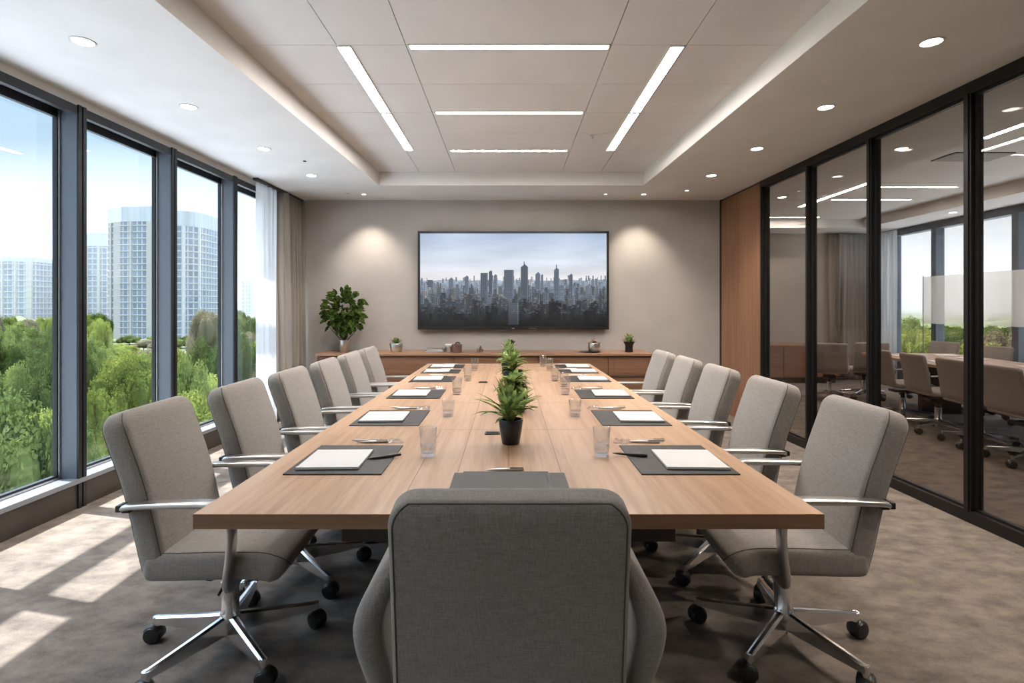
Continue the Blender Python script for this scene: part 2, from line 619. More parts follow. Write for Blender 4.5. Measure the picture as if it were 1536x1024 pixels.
YR = -2.6
fl = MB(); fl.box(-3.4, 7.1, YR - 0.1, 10.4, -0.15, 0.0)
struct(fl.build('floor', M['carpet']))
bw = MB(); bw.box(-3.2, 2.96, ZB, ZB + 0.15, 0, ZC + 0.3)
struct(bw.build('wall_back', M['wall_taupe']))
bw = MB(); bw.box(-3.4, 7.1, YR - 0.15, YR, 0, ZC + 0.3)
struct(bw.build('wall_front', M['wall_taupe']))

# ceiling: soffit ring, tray sides
TL = lambda y: -1.476 - (6.24 - y) * 0.0355
TR = lambda y: 1.537 + (6.24 - y) * 0.0265
TY0, TY1, ZT = -1.7, 6.24, 2.883
ce = MB()


def quadbox(m, a, b, c, d, z0, z1):
    vs = [(*p, z) for z in (z0, z1) for p in (a, b, c, d)]
    m.add(vs, [(3, 2, 1, 0), (4, 5, 6, 7), (0, 1, 5, 4), (1, 2, 6, 5), (2, 3, 7, 6), (3, 0, 4, 7)])


quadbox(ce, (-3.25, YR - .1), (TL(YR), YR - .1), (TL(ZB), ZB + .1), (-3.25, ZB + .1), ZC, 3.1)
quadbox(ce, (TR(YR), YR - .1), (3.0, YR - .1), (2.86, ZB + .1), (TR(ZB), ZB + .1), ZC, 3.1)
quadbox(ce, (TL(TY1), TY1), (TR(TY1), TY1), (TR(ZB), ZB + .1), (TL(ZB), ZB + .1), ZC, 3.1)
quadbox(ce, (TL(YR), YR - .1), (TR(YR), YR - .1), (TR(TY0), TY0), (TL(TY0), TY0), ZC, 3.1)
struct(ce.build('ceiling', M['plaster_ceiling']))
cp = MB()
cp.cur = 1
cp.box(-1.95, 1.95, TY0 - .1, TY1 + .1, ZT + 0.022, ZT + 0.05)
cp.cur = 0
xs = [-1.95, -1.016, -0.607, 0.607, 1.05, 1.95]
ys = [TY0 - .05, -.7, -.14, .43, .99, 1.55, 2.11, 2.67, 3.23, 3.79, 4.34, 4.86, 5.375, TY1 + .05]
g = 0.0025
for i in range(5):
    for j in range(len(ys) - 1):
        cp.box(xs[i] + g, xs[i + 1] - g, ys[j] + g * .8, ys[j + 1] - g * .8, ZT, ZT + 0.022)
struct(cp.build('ceiling_tray', [M['ceiling_panel'], M['gap']]))

# window wall (left)
mull = [6.56, 5.60, 4.62, 3.66, 2.69, 1.72, 0.75, -0.22, -1.20, -2.20]
lb = MB(LW); lb.box(-0.16, 0.0, YR, ZB, 0, 0.165)
struct(lb.build('wall_left', M['base_panel']))
hb = MB(LW); hb.box(-0.16, -0.006, YR, ZB, 2.67, ZC)
struct(hb.build('trim_1', M['plaster_ceiling']))
hb = MB(LW); hb.box(-0.03, 0.006, YR, ZB, 2.614, 2.672); hb.cur = 1; hb.box(-0.14, -0.03, YR, ZB, 2.648, 2.668)
struct(hb.build('trim_2', [M['frame_dark'], M['sill']]))
sl = MB(LW); sl.box(-0.15, 0.014, YR, ZB, 0.165, 0.198)
struct(sl.build('trim_3', M['sill'], bevel=0.004))
for i, y in enumerate(mull):
    mm = MB(LW)
    mm.box(-0.15, 0.0, y - 0.035, y + 0.035, 0.19, 2.66)
    mm.cur = 1
    mm.box(0.0, 0.012, y - 0.033, y - 0.006, 0.0, 2.68)
    mm.box(0.0, 0.012, y + 0.006, y + 0.033, 0.0, 2.68)
    struct(mm.build('trim_%d' % (4 + i), [M['frame_blue'], M['frame_dark']]))
edges = [ZB] + mull + [YR]
for i in range(len(edges) - 1):
    y1, y0 = edges[i] - 0.035, edges[i + 1] + 0.035
    wr = bpy.data.objects.new('window_%d' % (i + 1), None)
    C.objects.link(wr); struct(wr)
    fr = MB(LW)
    for a in ((y0, y0 + .02, .198, 2.612), (y1 - .02, y1, .198, 2.612), (y0, y1, .198, .225), (y0, y1, 2.590, 2.648)):
        fr.box(-0.145, -0.115, a[0], a[1], a[2], a[3])
    fr.build('frame', M['frame_dark'], wr)
    bd = MB(LW); bd.box(-0.114, -0.106, y1 - .012, y1 - .001, .2, 2.64); bd.box(-0.114, -0.106, y0, y1, .2, .212)
    bd.build('bead', M['satin'], wr)
    gp = MB(LW); gp.box(-0.134, -0.128, y0 + .015, y1 - .015, .21, 2.6)
    gp.build('pane', M['glass_pane'], wr)

# sunshade fin of the building, outside and above the windows
fn = MB(); fn.box(-3.80, -3.64, YR - 1, 9, 2.98, 3.02)
struct(fn.build('trim_40', M['sill']))

# glass partition (right)
posts = [6.0, 5.13, 4.29, 3.40, 2.53, 1.66, 0.79, -0.08, -0.95, -1.80]
tr_ = MB(RW); tr_.box(-0.04, 0.04, YR, 6.04, ZC - 0.075, ZC)
struct(tr_.build('trim_20', M['black_metal'], bevel=0.003))
tr_ = MB(RW); tr_.box(-0.04, 0.04, YR, 6.04, 0, 0.075)
struct(tr_.build('trim_21', M['black_metal'], bevel=0.003))
for i, y in enumerate(posts):
    mm = MB(RW)
    wdt = 0.026 if i else 0.03
    mm.box(-0.04, 0.04, y - wdt, y + wdt, 0.07, ZC - 0.07)
    mm.box(0.04, 0.048, y - wdt * .55, y + wdt * .2, 0.07, ZC - 0.07)
    struct(mm.build('trim_%d' % (22 + i), M['black_metal']))
ed = posts + [YR]
for i in range(len(ed) - 1):
    y1, y0 = ed[i] - 0.026, ed[i + 1] + 0.026
    wr = bpy.data.objects.new('window_%d' % (i + 20), None)
    C.objects.link(wr); struct(wr)
    fr = MB(RW)
    for a in ((y0, y0 + .016, .075, ZC - .075), (y1 - .016, y1, .075, ZC - .075), (y0, y1, .075, .09), (y0, y1, ZC - .09, ZC - .075)):
        fr.box(-0.015, 0.015, a[0], a[1], a[2], a[3])
    fr.build('frame', M['black_metal'], wr)
    gp = MB(RW); gp.box(-0.005, 0.005, y0 + .01, y1 - .01, .085, ZC - .085)
    gp.build('pane', M['glass_tint'], wr)
wp = MB(RW)
wp.box(-0.06, 0.035, 6.04, 6.56, 0.0, ZC - 0.02)
wp.box(-0.06, 0.035, 6.563, 7.075, 0.0, ZC - 0.02)
struct(wp.build('wall_right', M['walnut_v']))
wt = MB(RW); wt.box(-0.06, 0.04, 7.06, 7.10, 0, ZC); wt.box(-0.06, 0.028, 6.04, 7.1, ZC - 0.02, ZC)
struct(wt.build('trim_35', M['black_metal']))

# ------------------------------------------------------------------ next room beyond the partition
NXW, NYB = 6.90, 10.25
nb = MB(); nb.box(2.9, 7.1, NYB, NYB + 0.15, 0, 3.0)
struct(nb.build('wall_beyond', M['wall_warm']))
nb = MB(); nb.box(2.80, 2.96, 7.25, NYB, 0, 3.0)
struct(nb.build('wall_side', M['wall_warm']))
nc = MB()
quadbox(nc, (3.0, YR - .1), (3.9, YR - .1), (3.9, NYB + .1), (2.86, NYB + .1), ZC, 3.1)
quadbox(nc, (6.2, YR - .1), (7.1, YR - .1), (7.1, NYB + .1), (6.2, NYB + .1), ZC, 3.1)
quadbox(nc, (3.9, 9.55), (6.2, 9.55), (6.2, NYB + .1), (3.9, NYB + .1), ZC, 3.1)
quadbox(nc, (3.9, YR - .1), (6.2, YR - .1), (6.2, 2.2), (3.9, 2.2), ZC, 3.1)
quadbox(nc, (3.8, 2.1), (6.3, 2.1), (6.3, 9.65), (3.8, 9.65), ZT, 3.1)
struct(nc.build('ceiling_beyond', M['plaster_ceiling']))
nm = [9.85, 8.88, 7.45, 6.05, 4.65, 3.2, 1.8, 0.4, -1.0]
nw = MB(); nw.box(NXW, NXW + .15, YR, NYB, 0, 0.5); nw.box(NXW, NXW + .15, YR, NYB, 2.62, 3.0)
struct(nw.build('wall_outer', M['frame_blue']))
for i, y in enumerate(nm):
    mm = MB(); mm.box(NXW, NXW + .14, y - .05, y + .05, .5, 2.62)
    struct(mm.build('trim_%d' % (50 + i), M['frame_blue']))
ed = [NYB] + nm + [YR]
for i in range(len(ed) - 1):
    gp = MB(); gp.box(NXW + .10, NXW + .106, ed[i + 1] + .05, ed[i] - .05, .5, 2.62)
    struct(gp.build('window_%d' % (i + 40), M['glass_pane']))


# ------------------------------------------------------------------ lights in the ceiling
def strip(x0, x1, y0, y1, z, label, mat=None, group='strip lights in the ceiling tray', fw=0.006):
    cx, cy = (x0 + x1) / 2, (y0 + y1) / 2
    t = thing('ceiling_light', (cx, cy, z), label, 'light', group)
    hx, hy = (x1 - x0) / 2, (y1 - y0) / 2
    d = MB(); d.box(-hx + fw, hx - fw, -hy + fw, hy - fw, -0.004, -0.001)
    d.build('diffuser', mat or M['lit'], t)
    f = MB()
    for a in ((-hx, hx, -hy, -hy + fw), (-hx, hx, hy - fw, hy), (-hx, -hx + fw, -hy, hy), (hx - fw, hx, -hy, hy)):
        f.box(a[0], a[1], a[2], a[3], -0.006, 0.0)
    f.build('frame', M['white_rim'], t)
    return t


strip(-1.022, -0.935, 3.235, 4.33, ZT, 'near half of the long glowing strip light on the window side of the tray')
strip(-1.020, -0.935, 4.35, 5.37, ZT, 'far half of the long glowing strip light on the window side of the tray')
strip(0.957, 1.044, 3.235, 4.33, ZT, 'near half of the long glowing strip light on the glass partition side')
strip(0.957, 1.042, 4.35, 5.37, ZT, 'far half of the long glowing strip light on the glass partition side')
strip(-0.590, 0.598, 3.215, 3.275, ZT, 'crosswise glowing strip light nearest the camera in the ceiling tray')
strip(-0.580, 0.590, 4.31, 4.365, ZT, 'crosswise glowing strip light in the middle of the ceiling tray')
strip(-0.575, 0.580, 5.36, 5.415, ZT, 'crosswise glowing strip light farthest from the camera in the ceiling tray')


def downlight(x, y, r, label, watts, mat=None, z=ZC, group=None, ang=115, blend=0.9, tilt=None):
    t = thing('downlight', (x, y, z), label, 'light', group)
    m = MB(); m.lathe([(r, 0.0), (r, -0.004), (r * .9, -0.006), (r * .82, -0.004), (r * .80, 0.0)], seg=28, caps=False)
    m.build('rim', M['white_rim'], t, smooth=50)
    m = MB(); m.lathe([(r * .81, -0.001), (r * .5, -0.0022), (0.002, -0.003)], seg=24)
    m.build('lens', mat or M['lit_spot'], t)
    if watts:
        ld = bpy.data.lights.new('downlight_lamp', 'SPOT')
        ld.energy = watts; ld.spot_size = math.radians(ang); ld.spot_blend = blend
        ld.shadow_soft_size = 0.035; ld.color = (1.0, 0.86, 0.72)
        lo = bpy.data.objects.new('lamp', ld); C.objects.link(lo); lo.parent = t
        lo.location = (0, 0, -0.02)
        if tilt:
            lo.rotation_euler = tilt
    return t


ordn = ['nearest the camera', 'second from the camera', 'third from the camera', 'farthest from the camera']
for i, (x, y) in enumerate(((-2.236, 2.87), (-2.225, 3.80), (-2.15, 4.80), (-2.08, 5.77))):
    downlight(x, y, 0.060, 'round recessed downlight above the window side, ' + ordn[i], SPOT_W * 0.35, group='downlights on the window side')
for i, (x, y) in enumerate(((2.224, 2.877), (2.21, 3.81), (2.18, 4.80), (2.14, 5.77))):
    downlight(x, y, 0.060, 'round recessed downlight on the glass partition side, ' + ordn[i], SPOT_W, group='downlights on the partition side')
for i, y in enumerate((1.92, 0.97, 0.02)):  # unseen downlights added to brighten the head chair and near floor
    for sx, nm_ in ((-2.3, 'window'), (2.26, 'partition')):
        downlight(sx, y, 0.060, 'added fill downlight out of view above the camera, %s side, %s' % (nm_, ordn[i + 1 if i else 0].replace('nearest', 'row nearest')), SPOT_W * (.8 if sx > 0 else .35), group='downlights on the %s side' % nm_)
downlight(-1.78, 6.72, 0.032, 'tiny ceiling spotlight washing the back wall left of the television', WASH_W, M['lit_small'], ang=88, blend=0.8, tilt=(0.16, 0, 0))
downlight(1.66, 6.72, 0.036, 'small ceiling spotlight washing the back wall right of the television', WASH_W, M['lit_small'], ang=88, blend=0.8, tilt=(0.16, 0, 0))
downlight(1.19, 6.71, 0.024, 'tiny ceiling spot above the right corner of the television', 0, M['lit_small'])
downlight(2.12, 6.50, 0.028, 'small ceiling spot by the wooden wall panel', 6, M['lit_small'], ang=80)
downlight(-1.96, 6.66, 0.020, 'pinhole ceiling spot in the corner near the curtain', 0, M['white_rim'])
# sprinkler and sensor in the ceiling
sp = MB(); sp.lathe([(0.022, 0.0), (0.022, -0.005), (0.008, -0.008), (0.008, -0.03), (0.02, -0.033), (0.001, -0.036)], seg=14)
o = sp.build('sprinkler', M['silver'], smooth=40); o.location = (0.755, 4.92, ZT)
tag(o, 'little metal sprinkler head hanging from the ceiling tray near the right strip light', 'sprinkler')
sp = MB(); sp.lathe([(0.016, 0.0), (0.014, -0.008), (0.001, -0.012)], seg=14)
o = sp.build('ceiling_sensor', M['frame_dark'], smooth=40); o.location = (-1.94, 5.20, ZC)
tag(o, 'tiny dark sensor dot on the ceiling between two window side downlights', 'sensor')

# lights of the next room
strip(4.42, 4.50, 6.75, 8.38, ZT, 'long strip light on the ceiling of the next room behind the glass', group='strip lights of the next room')
strip(4.6, 5.75, 6.98, 7.03, ZT, 'nearer crosswise strip light on the ceiling of the next room', group='strip lights of the next room')
strip(4.6, 5.75, 7.78, 7.83, ZT, 'farther crosswise strip light on the ceiling of the next room', group='strip lights of the next room')
strip(3.95, 5.3, 9.30, 9.35, ZT, 'strip light by the back wall of the next room', group='strip lights of the next room')
strip(4.30, 4.38, 4.0, 5.0, ZT, 'bright strip light of the next room by the right edge of the picture', group='strip lights of the next room')
for i, (x, y, wd) in enumerate(((3.45, 4.8, 'nearest the camera'), (3.45, 6.9, 'in front of the curtain'), (6.5, 6.4, 'above the nearer window'), (6.5, 8.0, 'above the farther window'), (3.5, 8.8, 'by the back wall'))):
    downlight(x, y, 0.06, 'round downlight in the ceiling of the next room, ' + wd, 14, group='downlights of the next room')
vt = thing('air_vent', (4.75, 5.6, ZT), 'slatted air vent in the ceiling of the next room', 'vent')
m = MB(); m.box(-.3, .3, -.16, .16, -.006, -.001); m.build('backing', M['gap'], vt)
for k in range(9):
    m = MB(); m.box(-.3, .3, -.15 + k * .036, -.135 + k * .036, -.014, -.006); m.build('slat', M['white_rim'], vt)

# ------------------------------------------------------------------ curtains
def curtain(name, mp, y0, y1, z0, z1, amp, waves, mat, thick, label, n=140, seed=1, parent_props=None):
    rnd = random.Random(seed)
    ph = [rnd.uniform(0, 6.28) for _ in range(4)]
    fr_, bk = [], []
    zs = [z0 + (z1 - z0) * k / 14 for k in range(15)]
    pts = []
    for i in range(n):
        u = i / (n - 1)
        row = []
        for z in zs:
            f = (z - z0) / (z1 - z0)
            a = amp * (0.75 + 0.35 * math.sin(5 * u + ph[0])) * (1.0 - 0.45 * f ** 3)
            d = a * math.sin(u * waves * 2 * PI + ph[1] + 0.9 * math.sin(u * 7 + ph[2]) + 0.25 * math.sin(3 * f + ph[3]))
            d += 0.38 * a * math.sin(u * waves * 4.3 * PI + ph[2] + f)
            yy = y0 + (y1 - y0) * u + 0.012 * math.sin(6 * f + 9 * u)
            row.append((d, yy, z))
        pts.append(row)
    m = MB(mp)
    nz_ = len(zs)
    vs = [p for r in pts for p in r]
    fs = [(i * nz_ + k, (i + 1) * nz_ + k, (i + 1) * nz_ + k + 1, i * nz_ + k + 1) for i in range(n - 1) for k in range(nz_ - 1)]
    m.add(vs, fs)
    o = m.build(name, mat, smooth=180)
    if thick:
        s = o.modifiers.new('solid', 'SOLIDIFY'); s.thickness = thick
    return tag(o, label, 'curtain')


curtain('curtain', lambda p: LW((p[0] + 0.105, p[1], p[2])), 6.43, 7.085, 0.015, 2.70, 0.072, 6, M['curtain'], 0.004,
        'floor length taupe curtain gathered in the corner beside the windows', seed=3)
curtain('sheer_curtain', lambda p: LW((p[0] + 0.075, p[1], p[2])), 5.90, 6.36, 0.015, 2.70, 0.022, 5, M['sheer'], 0,
        'floor length white sheer curtain beside the taupe curtain at the windows', seed=5)
rail = MB(LW); rail.box(0.055, 0.105, 5.86, 7.08, 2.705, 2.728)
tag(rail.build('curtain_rail', M['frame_dark']), 'dark curtain rail under the ceiling in the window corner', 'rail')
curtain('curtain', lambda p: Vector((p[1], NYB - 0.12 + p[0], p[2])), 5.95, 6.72, 0.015, 2.70, 0.045, 8, M['curtain'], 0.004,
        'taupe curtain at the back wall of the next room seen through glass', seed=8)
curtain('sheer_curtain', lambda p: Vector((NXW - 0.12 + p[0], p[1], p[2])), 9.55, 10.05, 0.015, 2.70, 0.025, 5, M['sheer'], 0,
        'white sheer curtain by the next room windows seen through glass', seed=9)
sc_ = MB(); sc_.box(6.78, 6.79, 5.9, 8.95, 1.08, 1.84)  # translucent pale sheet on posts, made up to draw the whitish band
fs_ = thing('pale_band', (0, 0, 0), 'translucent pale band added across the next room windows', 'screen')
sc_.build('band_sheet', M['pale_sheet'], fs_)
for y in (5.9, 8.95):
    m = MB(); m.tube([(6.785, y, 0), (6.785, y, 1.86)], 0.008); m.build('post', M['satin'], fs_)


# ------------------------------------------------------------------ chairs
def seam(m, rings, idx_a, idx_b, r, up=False):
    """thread along ring index idx_a, over the last ring, back along idx_b"""
    a = [rg[idx_a] for rg in rings]; b = [rg[idx_b] for rg in rings]
    m.tube(a, r, 6); m.tube(b, r, 6); m.tube([a[-1], b[-1]], r, 6)


def padded(path, hw, ht, rc, r_end=0.055, start_r=0.03, n=4, waist=None):
    """upholstered slab along path (list of (y,z)); returns rings; its width runs along X"""
    P = [Vector((0, p[0], p[1])) for p in path]
    L = [0.0]
    for i in range(1, len(P)):
        L.append(L[-1] + (P[i] - P[i - 1]).length)
    tot = L[-1]

    def at(s):
        for i in range(1, len(P)):
            if s <= L[i] + 1e-9:
                t = (s - L[i - 1]) / max(L[i] - L[i - 1], 1e-9)
                return P[i - 1].lerp(P[i], t), (P[min(i + 1, len(P) - 1)] - P[max(i - 2, 0)]).normalized()
        return P[-1], (P[-1] - P[-2]).normalized()
    ss = []
    for k in range(5):
        a = PI / 2 * k / 4
        ss.append((start_r * (1 - math.cos(a)), 1 - (1 - math.sin(a)) * start_r / hw, 0.45 + 0.55 * math.sin(a)))
    m_ = 22
    for k in range(1, m_):
        ss.append((start_r + (tot - start_r - r_end) * k / m_, 1, 1))
    for k in range(9):
        a = PI / 2 * k / 8
        ss.append((tot - r_end + r_end * math.sin(a), 1 - (1 - math.cos(a)) * r_end / hw, 0.42 + 0.58 * math.cos(a) ** 0.6 if k < 8 else 0.42))
    rings = []
    for s, fw, ft in ss:
        p, t = at(s)
        nrm = Vector((0, -t.z, t.y))
        wv = waist(s / tot) if waist else 1.0
        rings.append([p + Vector((u, 0, 0)) + nrm * v for u, v in rrect(hw * fw * wv, ht * ft, rc * min(1, ft + .2), n)])
    return rings


BACK_PATH = [(-.150, .375), (-.172, .45), (-.190, .53), (-.212, .63), (-.243, .74), (-.278, .84), (-.318, .955)]
SEAT_PATH = [(-.205, .420), (-.10, .418), (.05, .420), (.14, .419), (.205, .416), (.250, .404), (.280, .382)]


def star_base(t, r=0.325, phase=18.0, hub_z=0.115, mat='chrome', caster=True, thick=1.0):
    m = MB()
    m.lathe([(0.030, 0.055), (0.030, 0.085), (0.036, 0.09), (0.042, 0.12), (0.036, 0.145), (0.033, 0.15), (0.033, 0.265), (0.030, 0.268)], seg=24)
    m.build('column', M[mat], t, smooth=40)
    m = MB(); m.lathe([(0.022, 0.262), (0.022, 0.34), (0.04, 0.345)], seg=18)
    m.box(-.075, .075, -.12, .11, .335, .362)
    m.tube([(-.03, .10, .345), (-.03, .17, .335), (-.03, .215, .34)], [0.018, 0.022, 0.012], 10, flat=(1.5, .7))
    m.lathe([(0.02, -.05), (0.026, -.04), (0.026, .0), (0.02, .01)], (0.075, -.04, .325), 14, 'X')
    m.build('tilt_mechanism', M['black_plastic'], t, smooth=40)
    m = MB(); m.tube([(.07, .05, .345), (.16, .06, .338), (.235, .07, .33)], 0.005, 8)
    m.build('lever', M['black_plastic'], t, smooth=60)
    for k in range(5):
        a = math.radians(phase + 72 * k)
        R = Matrix.Rotation(a, 3, 'Z')
        m = MB(lambda p, R=R: R @ Vector(p))
        rings = []
        for q in range(9):
            f = q / 8
            x = 0.028 + (r - 0.028) * f
            zt = 0.140 - 0.038 * f ** 0.9
            h = (0.068 - 0.042 * f) * thick
            wt_, wb = (0.017 - 0.004 * f) * thick, (0.023 - 0.008 * f) * thick
            rings.append([Vector((x, -wb, zt - h)), Vector((x, -wt_, zt - 0.006)), Vector((x, -wt_ * .4, zt)), Vector((x, wt_ * .4, zt)),
                          Vector((x, wt_, zt - 0.006)), Vector((x, wb, zt - h))])
        m.loft(rings)
        m.lathe([(0.013, 0.060), (0.0135, 0.100)], (r - 0.006, 0, 0), 14)
        lg = m.build('leg', M[mat], t, smooth=30)
        if caster:
            ca = a + [0.7, -1.1, 2.0, 0.2, -0.5][k]
            c0 = Vector((math.cos(a) * (r - 0.006), math.sin(a) * (r - 0.006), 0))
            R2 = Matrix.Rotation(ca, 3, 'Z')
            m = MB(lambda p, R2=R2, c0=c0: R2 @ Vector(p) + c0)
            for s in (-1, 1):
                prof = [(0.004, s * 0.004), (0.031, s * 0.004), (0.033, s * 0.008), (0.033, s * 0.020), (0.029, s * 0.027), (0.010, s * 0.030), (0.002, s * 0.030)]
                m.lathe(prof, (0.010, 0, 0.0332), 22, 'Y')
            m.lathe([(0.012, 0.05), (0.013, 0.072), (0.010, 0.078)], (0, 0, 0), 12)
            hood = []
            for q in range(9):
                b = -0.3 + (PI * .95) * q / 8
                hood.append((0.010 - 0.034 * math.cos(b), 0, 0.0332 + 0.034 * math.sin(b)))
            m.tube(hood, 0.006, 8, flat=(.6, 3.6), up=(0, 1, 0))
            m.build('caster', M['black_plastic'], lg, smooth=45)


def make_side_chair(label, group, phase=44):
    t = thing('office_chair', (0, 0, 0), label, 'chair', group)
    hw = 0.228
    m = MB(); rings = padded(spline([(a, b, 0) for a, b in BACK_PATH], 26), hw, 0.046, 0.030, 0.060, 0.03)
    rings_b = rings
    m.loft(rings)
    m.build('backrest', M['fabric'], t, smooth=80)
    m = MB()
    seam(m, rings_b[3:-3], 2, 7, 0.0014)
    seam(m, rings_b[3:-3], 17, 12, 0.0016)
    m.build('back_seam', M['piping'], t, smooth=80)
    m = MB(); rings = padded(spline([(a, b, 0) for a, b in SEAT_PATH], 26), hw + 0.004, 0.050, 0.030, 0.045, 0.03)
    # crown the cushion a little
    for r in rings:
        for p in r:
            f = 1 - (p.x / hw) ** 2
            if p.z > 0.43:
                p.z += 0.014 * max(0, f)
    m.loft(rings)
    m.build('seat', M['fabric'], t, smooth=80)
    m = MB()
    seam(m, rings[3:-1], 3, 6, 0.0016)
    m.build('seat_seam', M['piping'], t, smooth=80)
    for s in (-1, 1):
        x = 0.247 * s
        top = [(x, -.248, .642), (x, -.22, .648), (x, -.10, .652), (x, .03, .652), (x, .072, .646), (x, .100, .627), (x * 1.0, .114, .590),
               (x, .120, .53), (x, .115, .46), (x * .995, .108, .41), (x * .96, .102, .375), (x * .86, .098, .352), (x * .6, .095, .346), (x * .3, .09, .346)]
        pts = spline(top, 44)
        n = len(pts)
        rr = []
        for i, p in enumerate(pts):
            rr.append(0.0115 + 0.0035 * min(1, i / 10) if i < 26 else 0.0145)
        m = MB(); m.tube(pts, rr, 14, flat=(1.85, 0.80))
        arm = m.build('armrest', M['satin'], t, smooth=50)
        m = MB(); m.box(x - .021, x + .021, -.262, -.244, .632, .655)
        m.box(min(x, x * .88), max(x, x * .88), -.256, -.228, .622, .640)
        m.build('bracket', M['black_plastic'], arm, bevel=0.003)
    star_base(t, phase=phase)
    return t


def make_head_chair(label):
    t = thing('office_chair', (0, 0, 0), label, 'chair')
    hw = 0.232
    bp = [(-.150, .36), (-.17, .45), (-.185, .55), (-.20, .66), (-.215, .77), (-.232, .87), (-.248, .970)]
    m = MB(); rings = padded(spline([(a, b, 0) for a, b in bp], 26), hw, 0.042, 0.018, 0.050, 0.03)
    m.loft(rings); m.build('backrest', M['fabric'], t, smooth=80)
    m = MB()
    seam(m, rings[3:-2], 3, 6, 0.0019)
    m.build('back_seam', M['piping'], t, smooth=80)
    m = MB(); rings = padded(spline([(a, b, 0) for a, b in SEAT_PATH], 26), hw + 0.004, 0.052, 0.030, 0.045, 0.03)
    m.loft(rings); m.build('seat', M['fabric'], t, smooth=80)
    m = MB(); seam(m, rings[3:-1], 3, 6, 0.0016); m.build('seat_seam', M['piping'], t, smooth=80)
    # padded wing arms: a closed cushion swelling outwards
    for s in (-1, 1):
        rings = []
        prof = [(.232, .835, .010), (.243, .812, .028), (.262, .775, .036), (.282, .730, .042), (.292, .690, .045), (.290, .640, .046),
                (.280, .580, .044), (.266, .510, .042), (.252, .445, .038), (.244, .400, .028), (.240, .380, .012)]
        sp_ = spline(prof, 26)
        for q, p in enumerate(sp_):
            xx, zz, th = p
            f = q / (len(sp_) - 1)
            yc = 0.0 + 0.02 * math.sin(f * PI)
            hl = 0.10 + 0.10 * math.sin(min(1, f * 1.15 + 0.08) * PI) ** 0.8
            rings.append([Vector((s * (xx - 0.006) + u * 0.85, yc - 0.045 + v, zz)) for u, v in rrect(th * .8, hl, 0.03, 4)])
        m = MB(); m.loft(rings)
        m.build('armrest', M['fabric'], t, smooth=80)
    star_base(t, phase=54)
    return t


ORD = ['nearest the camera', 'second from the camera', 'third from the camera', 'fourth from the camera', 'fifth from the camera', 'farthest from the camera']
GL, GR = 'grey office chairs along the window side of the table', 'grey office chairs along the glass partition side'
lab = lambda i, side: 'grey fabric swivel chair with metal arms on the %s side, %s' % (side, ORD[i])
c0 = make_side_chair(lab(0, 'window'), GL)
left = [(-1.09, 2.14, -88), (-1.055, 2.745, -89), (-1.035, 3.335, -89), (-1.03, 3.97, -88), (-1.03, 4.57, -89), (-1.03, 5.16, -90)]
for i, (x, y, a) in enumerate(left):
    if i == 0:
        c0.location = (x, y, 0); c0.rotation_euler.z = math.radians(a)
    else:
        copy_tree(c0, (x, y, 0), math.radians(a), lab(i, 'window'))
right = [(1.09, 2.17, 88), (1.07, 2.85, 89), (1.055, 3.50, 89), (1.05, 4.12, 89), (1.04, 4.72, 90)]
for i, (x, y, a) in enumerate(right):
    l_ = lab(5 if i == 4 else i, 'glass partition')
    if i == 0:
        c1 = make_side_chair(l_, GR, 64)
        c1.location = (x, y, 0); c1.rotation_euler.z = math.radians(a)
    else:
        copy_tree(c1, (x, y, 0), math.radians(a), l_)
hc = make_head_chair('large grey fabric chair with padded arms seen from behind at the table head')
hc.location = (0.002, 1.305, 0)


def make_slim_chair(label, group):
    t = thing('office_chair', (0, 0, 0), label, 'chair', group)
    bp = [(-.16, .42), (-.20, .47), (-.215, .58), (-.235, .70), (-.262, .835)]
    m = MB(); m.loft(padded(spline([(a, b, 0) for a, b in bp], 20), .225, 0.018, 0.014, 0.03, 0.015, 2)); m.build('backrest', M['fabric'], t, smooth=70)
    spth = [(-.20, .44), (-.12, .425), (.05, .43), (.18, .43), (.24, .40)]
    m = MB(); m.loft(padded(spline([(a, b, 0) for a, b in spth], 20), .225, 0.028, 0.02, 0.03, 0.015, 2)); m.build('seat', M['fabric'], t, smooth=70)
    for s in (-1, 1):
        x = .24 * s
        m = MB(); m.tube(spline([(x, -.21, .62), (x, -.02, .63), (x, .05, .60), (x, .03, .50), (x, .0, .42), (x * .5, 0, .405)], 18), 0.009, 8)
        m.build('armrest', M['chrome'], t, smooth=60)
    star_base(t, r=0.30, phase=10, thick=0.7)
    return t


G2 = 'slim grey chairs around the table of the next room'
th = math.radians(9.5)
s0 = make_slim_chair('slim grey chair behind glass, just right of the rightmost black post', G2)
s0.location = (4.46, 4.66, 0); s0.rotation_euler.z = math.radians(-95)
for x, y, a, l in ((4.54, 5.26, -96, 'slim grey chair behind glass, just left of the rightmost black post'),
                   (4.62, 5.88, -98, 'slim grey chair behind glass, midway between the two right black posts'),
                   (4.70, 6.52, -98, 'slim grey chair behind glass, just right of the third black post'),
                   (4.66, 7.95, -30, 'slim grey chair behind glass in front of the next sideboard, turned away'),
                   (5.26, 8.10, -10, 'slim grey chair behind glass at the far end of the next table'),
                   (6.20, 8.05, 100, 'slim grey chair behind glass, beyond the next table, farthest one'),
                   (6.10, 7.10, 100, 'slim grey chair behind glass, beyond the next table, middle one'),
                   (6.00, 6.20, 100, 'slim grey chair behind glass, beyond the next table, at picture edge')):
    copy_tree(s0, (x, y, 0), math.radians(a), l, G2)

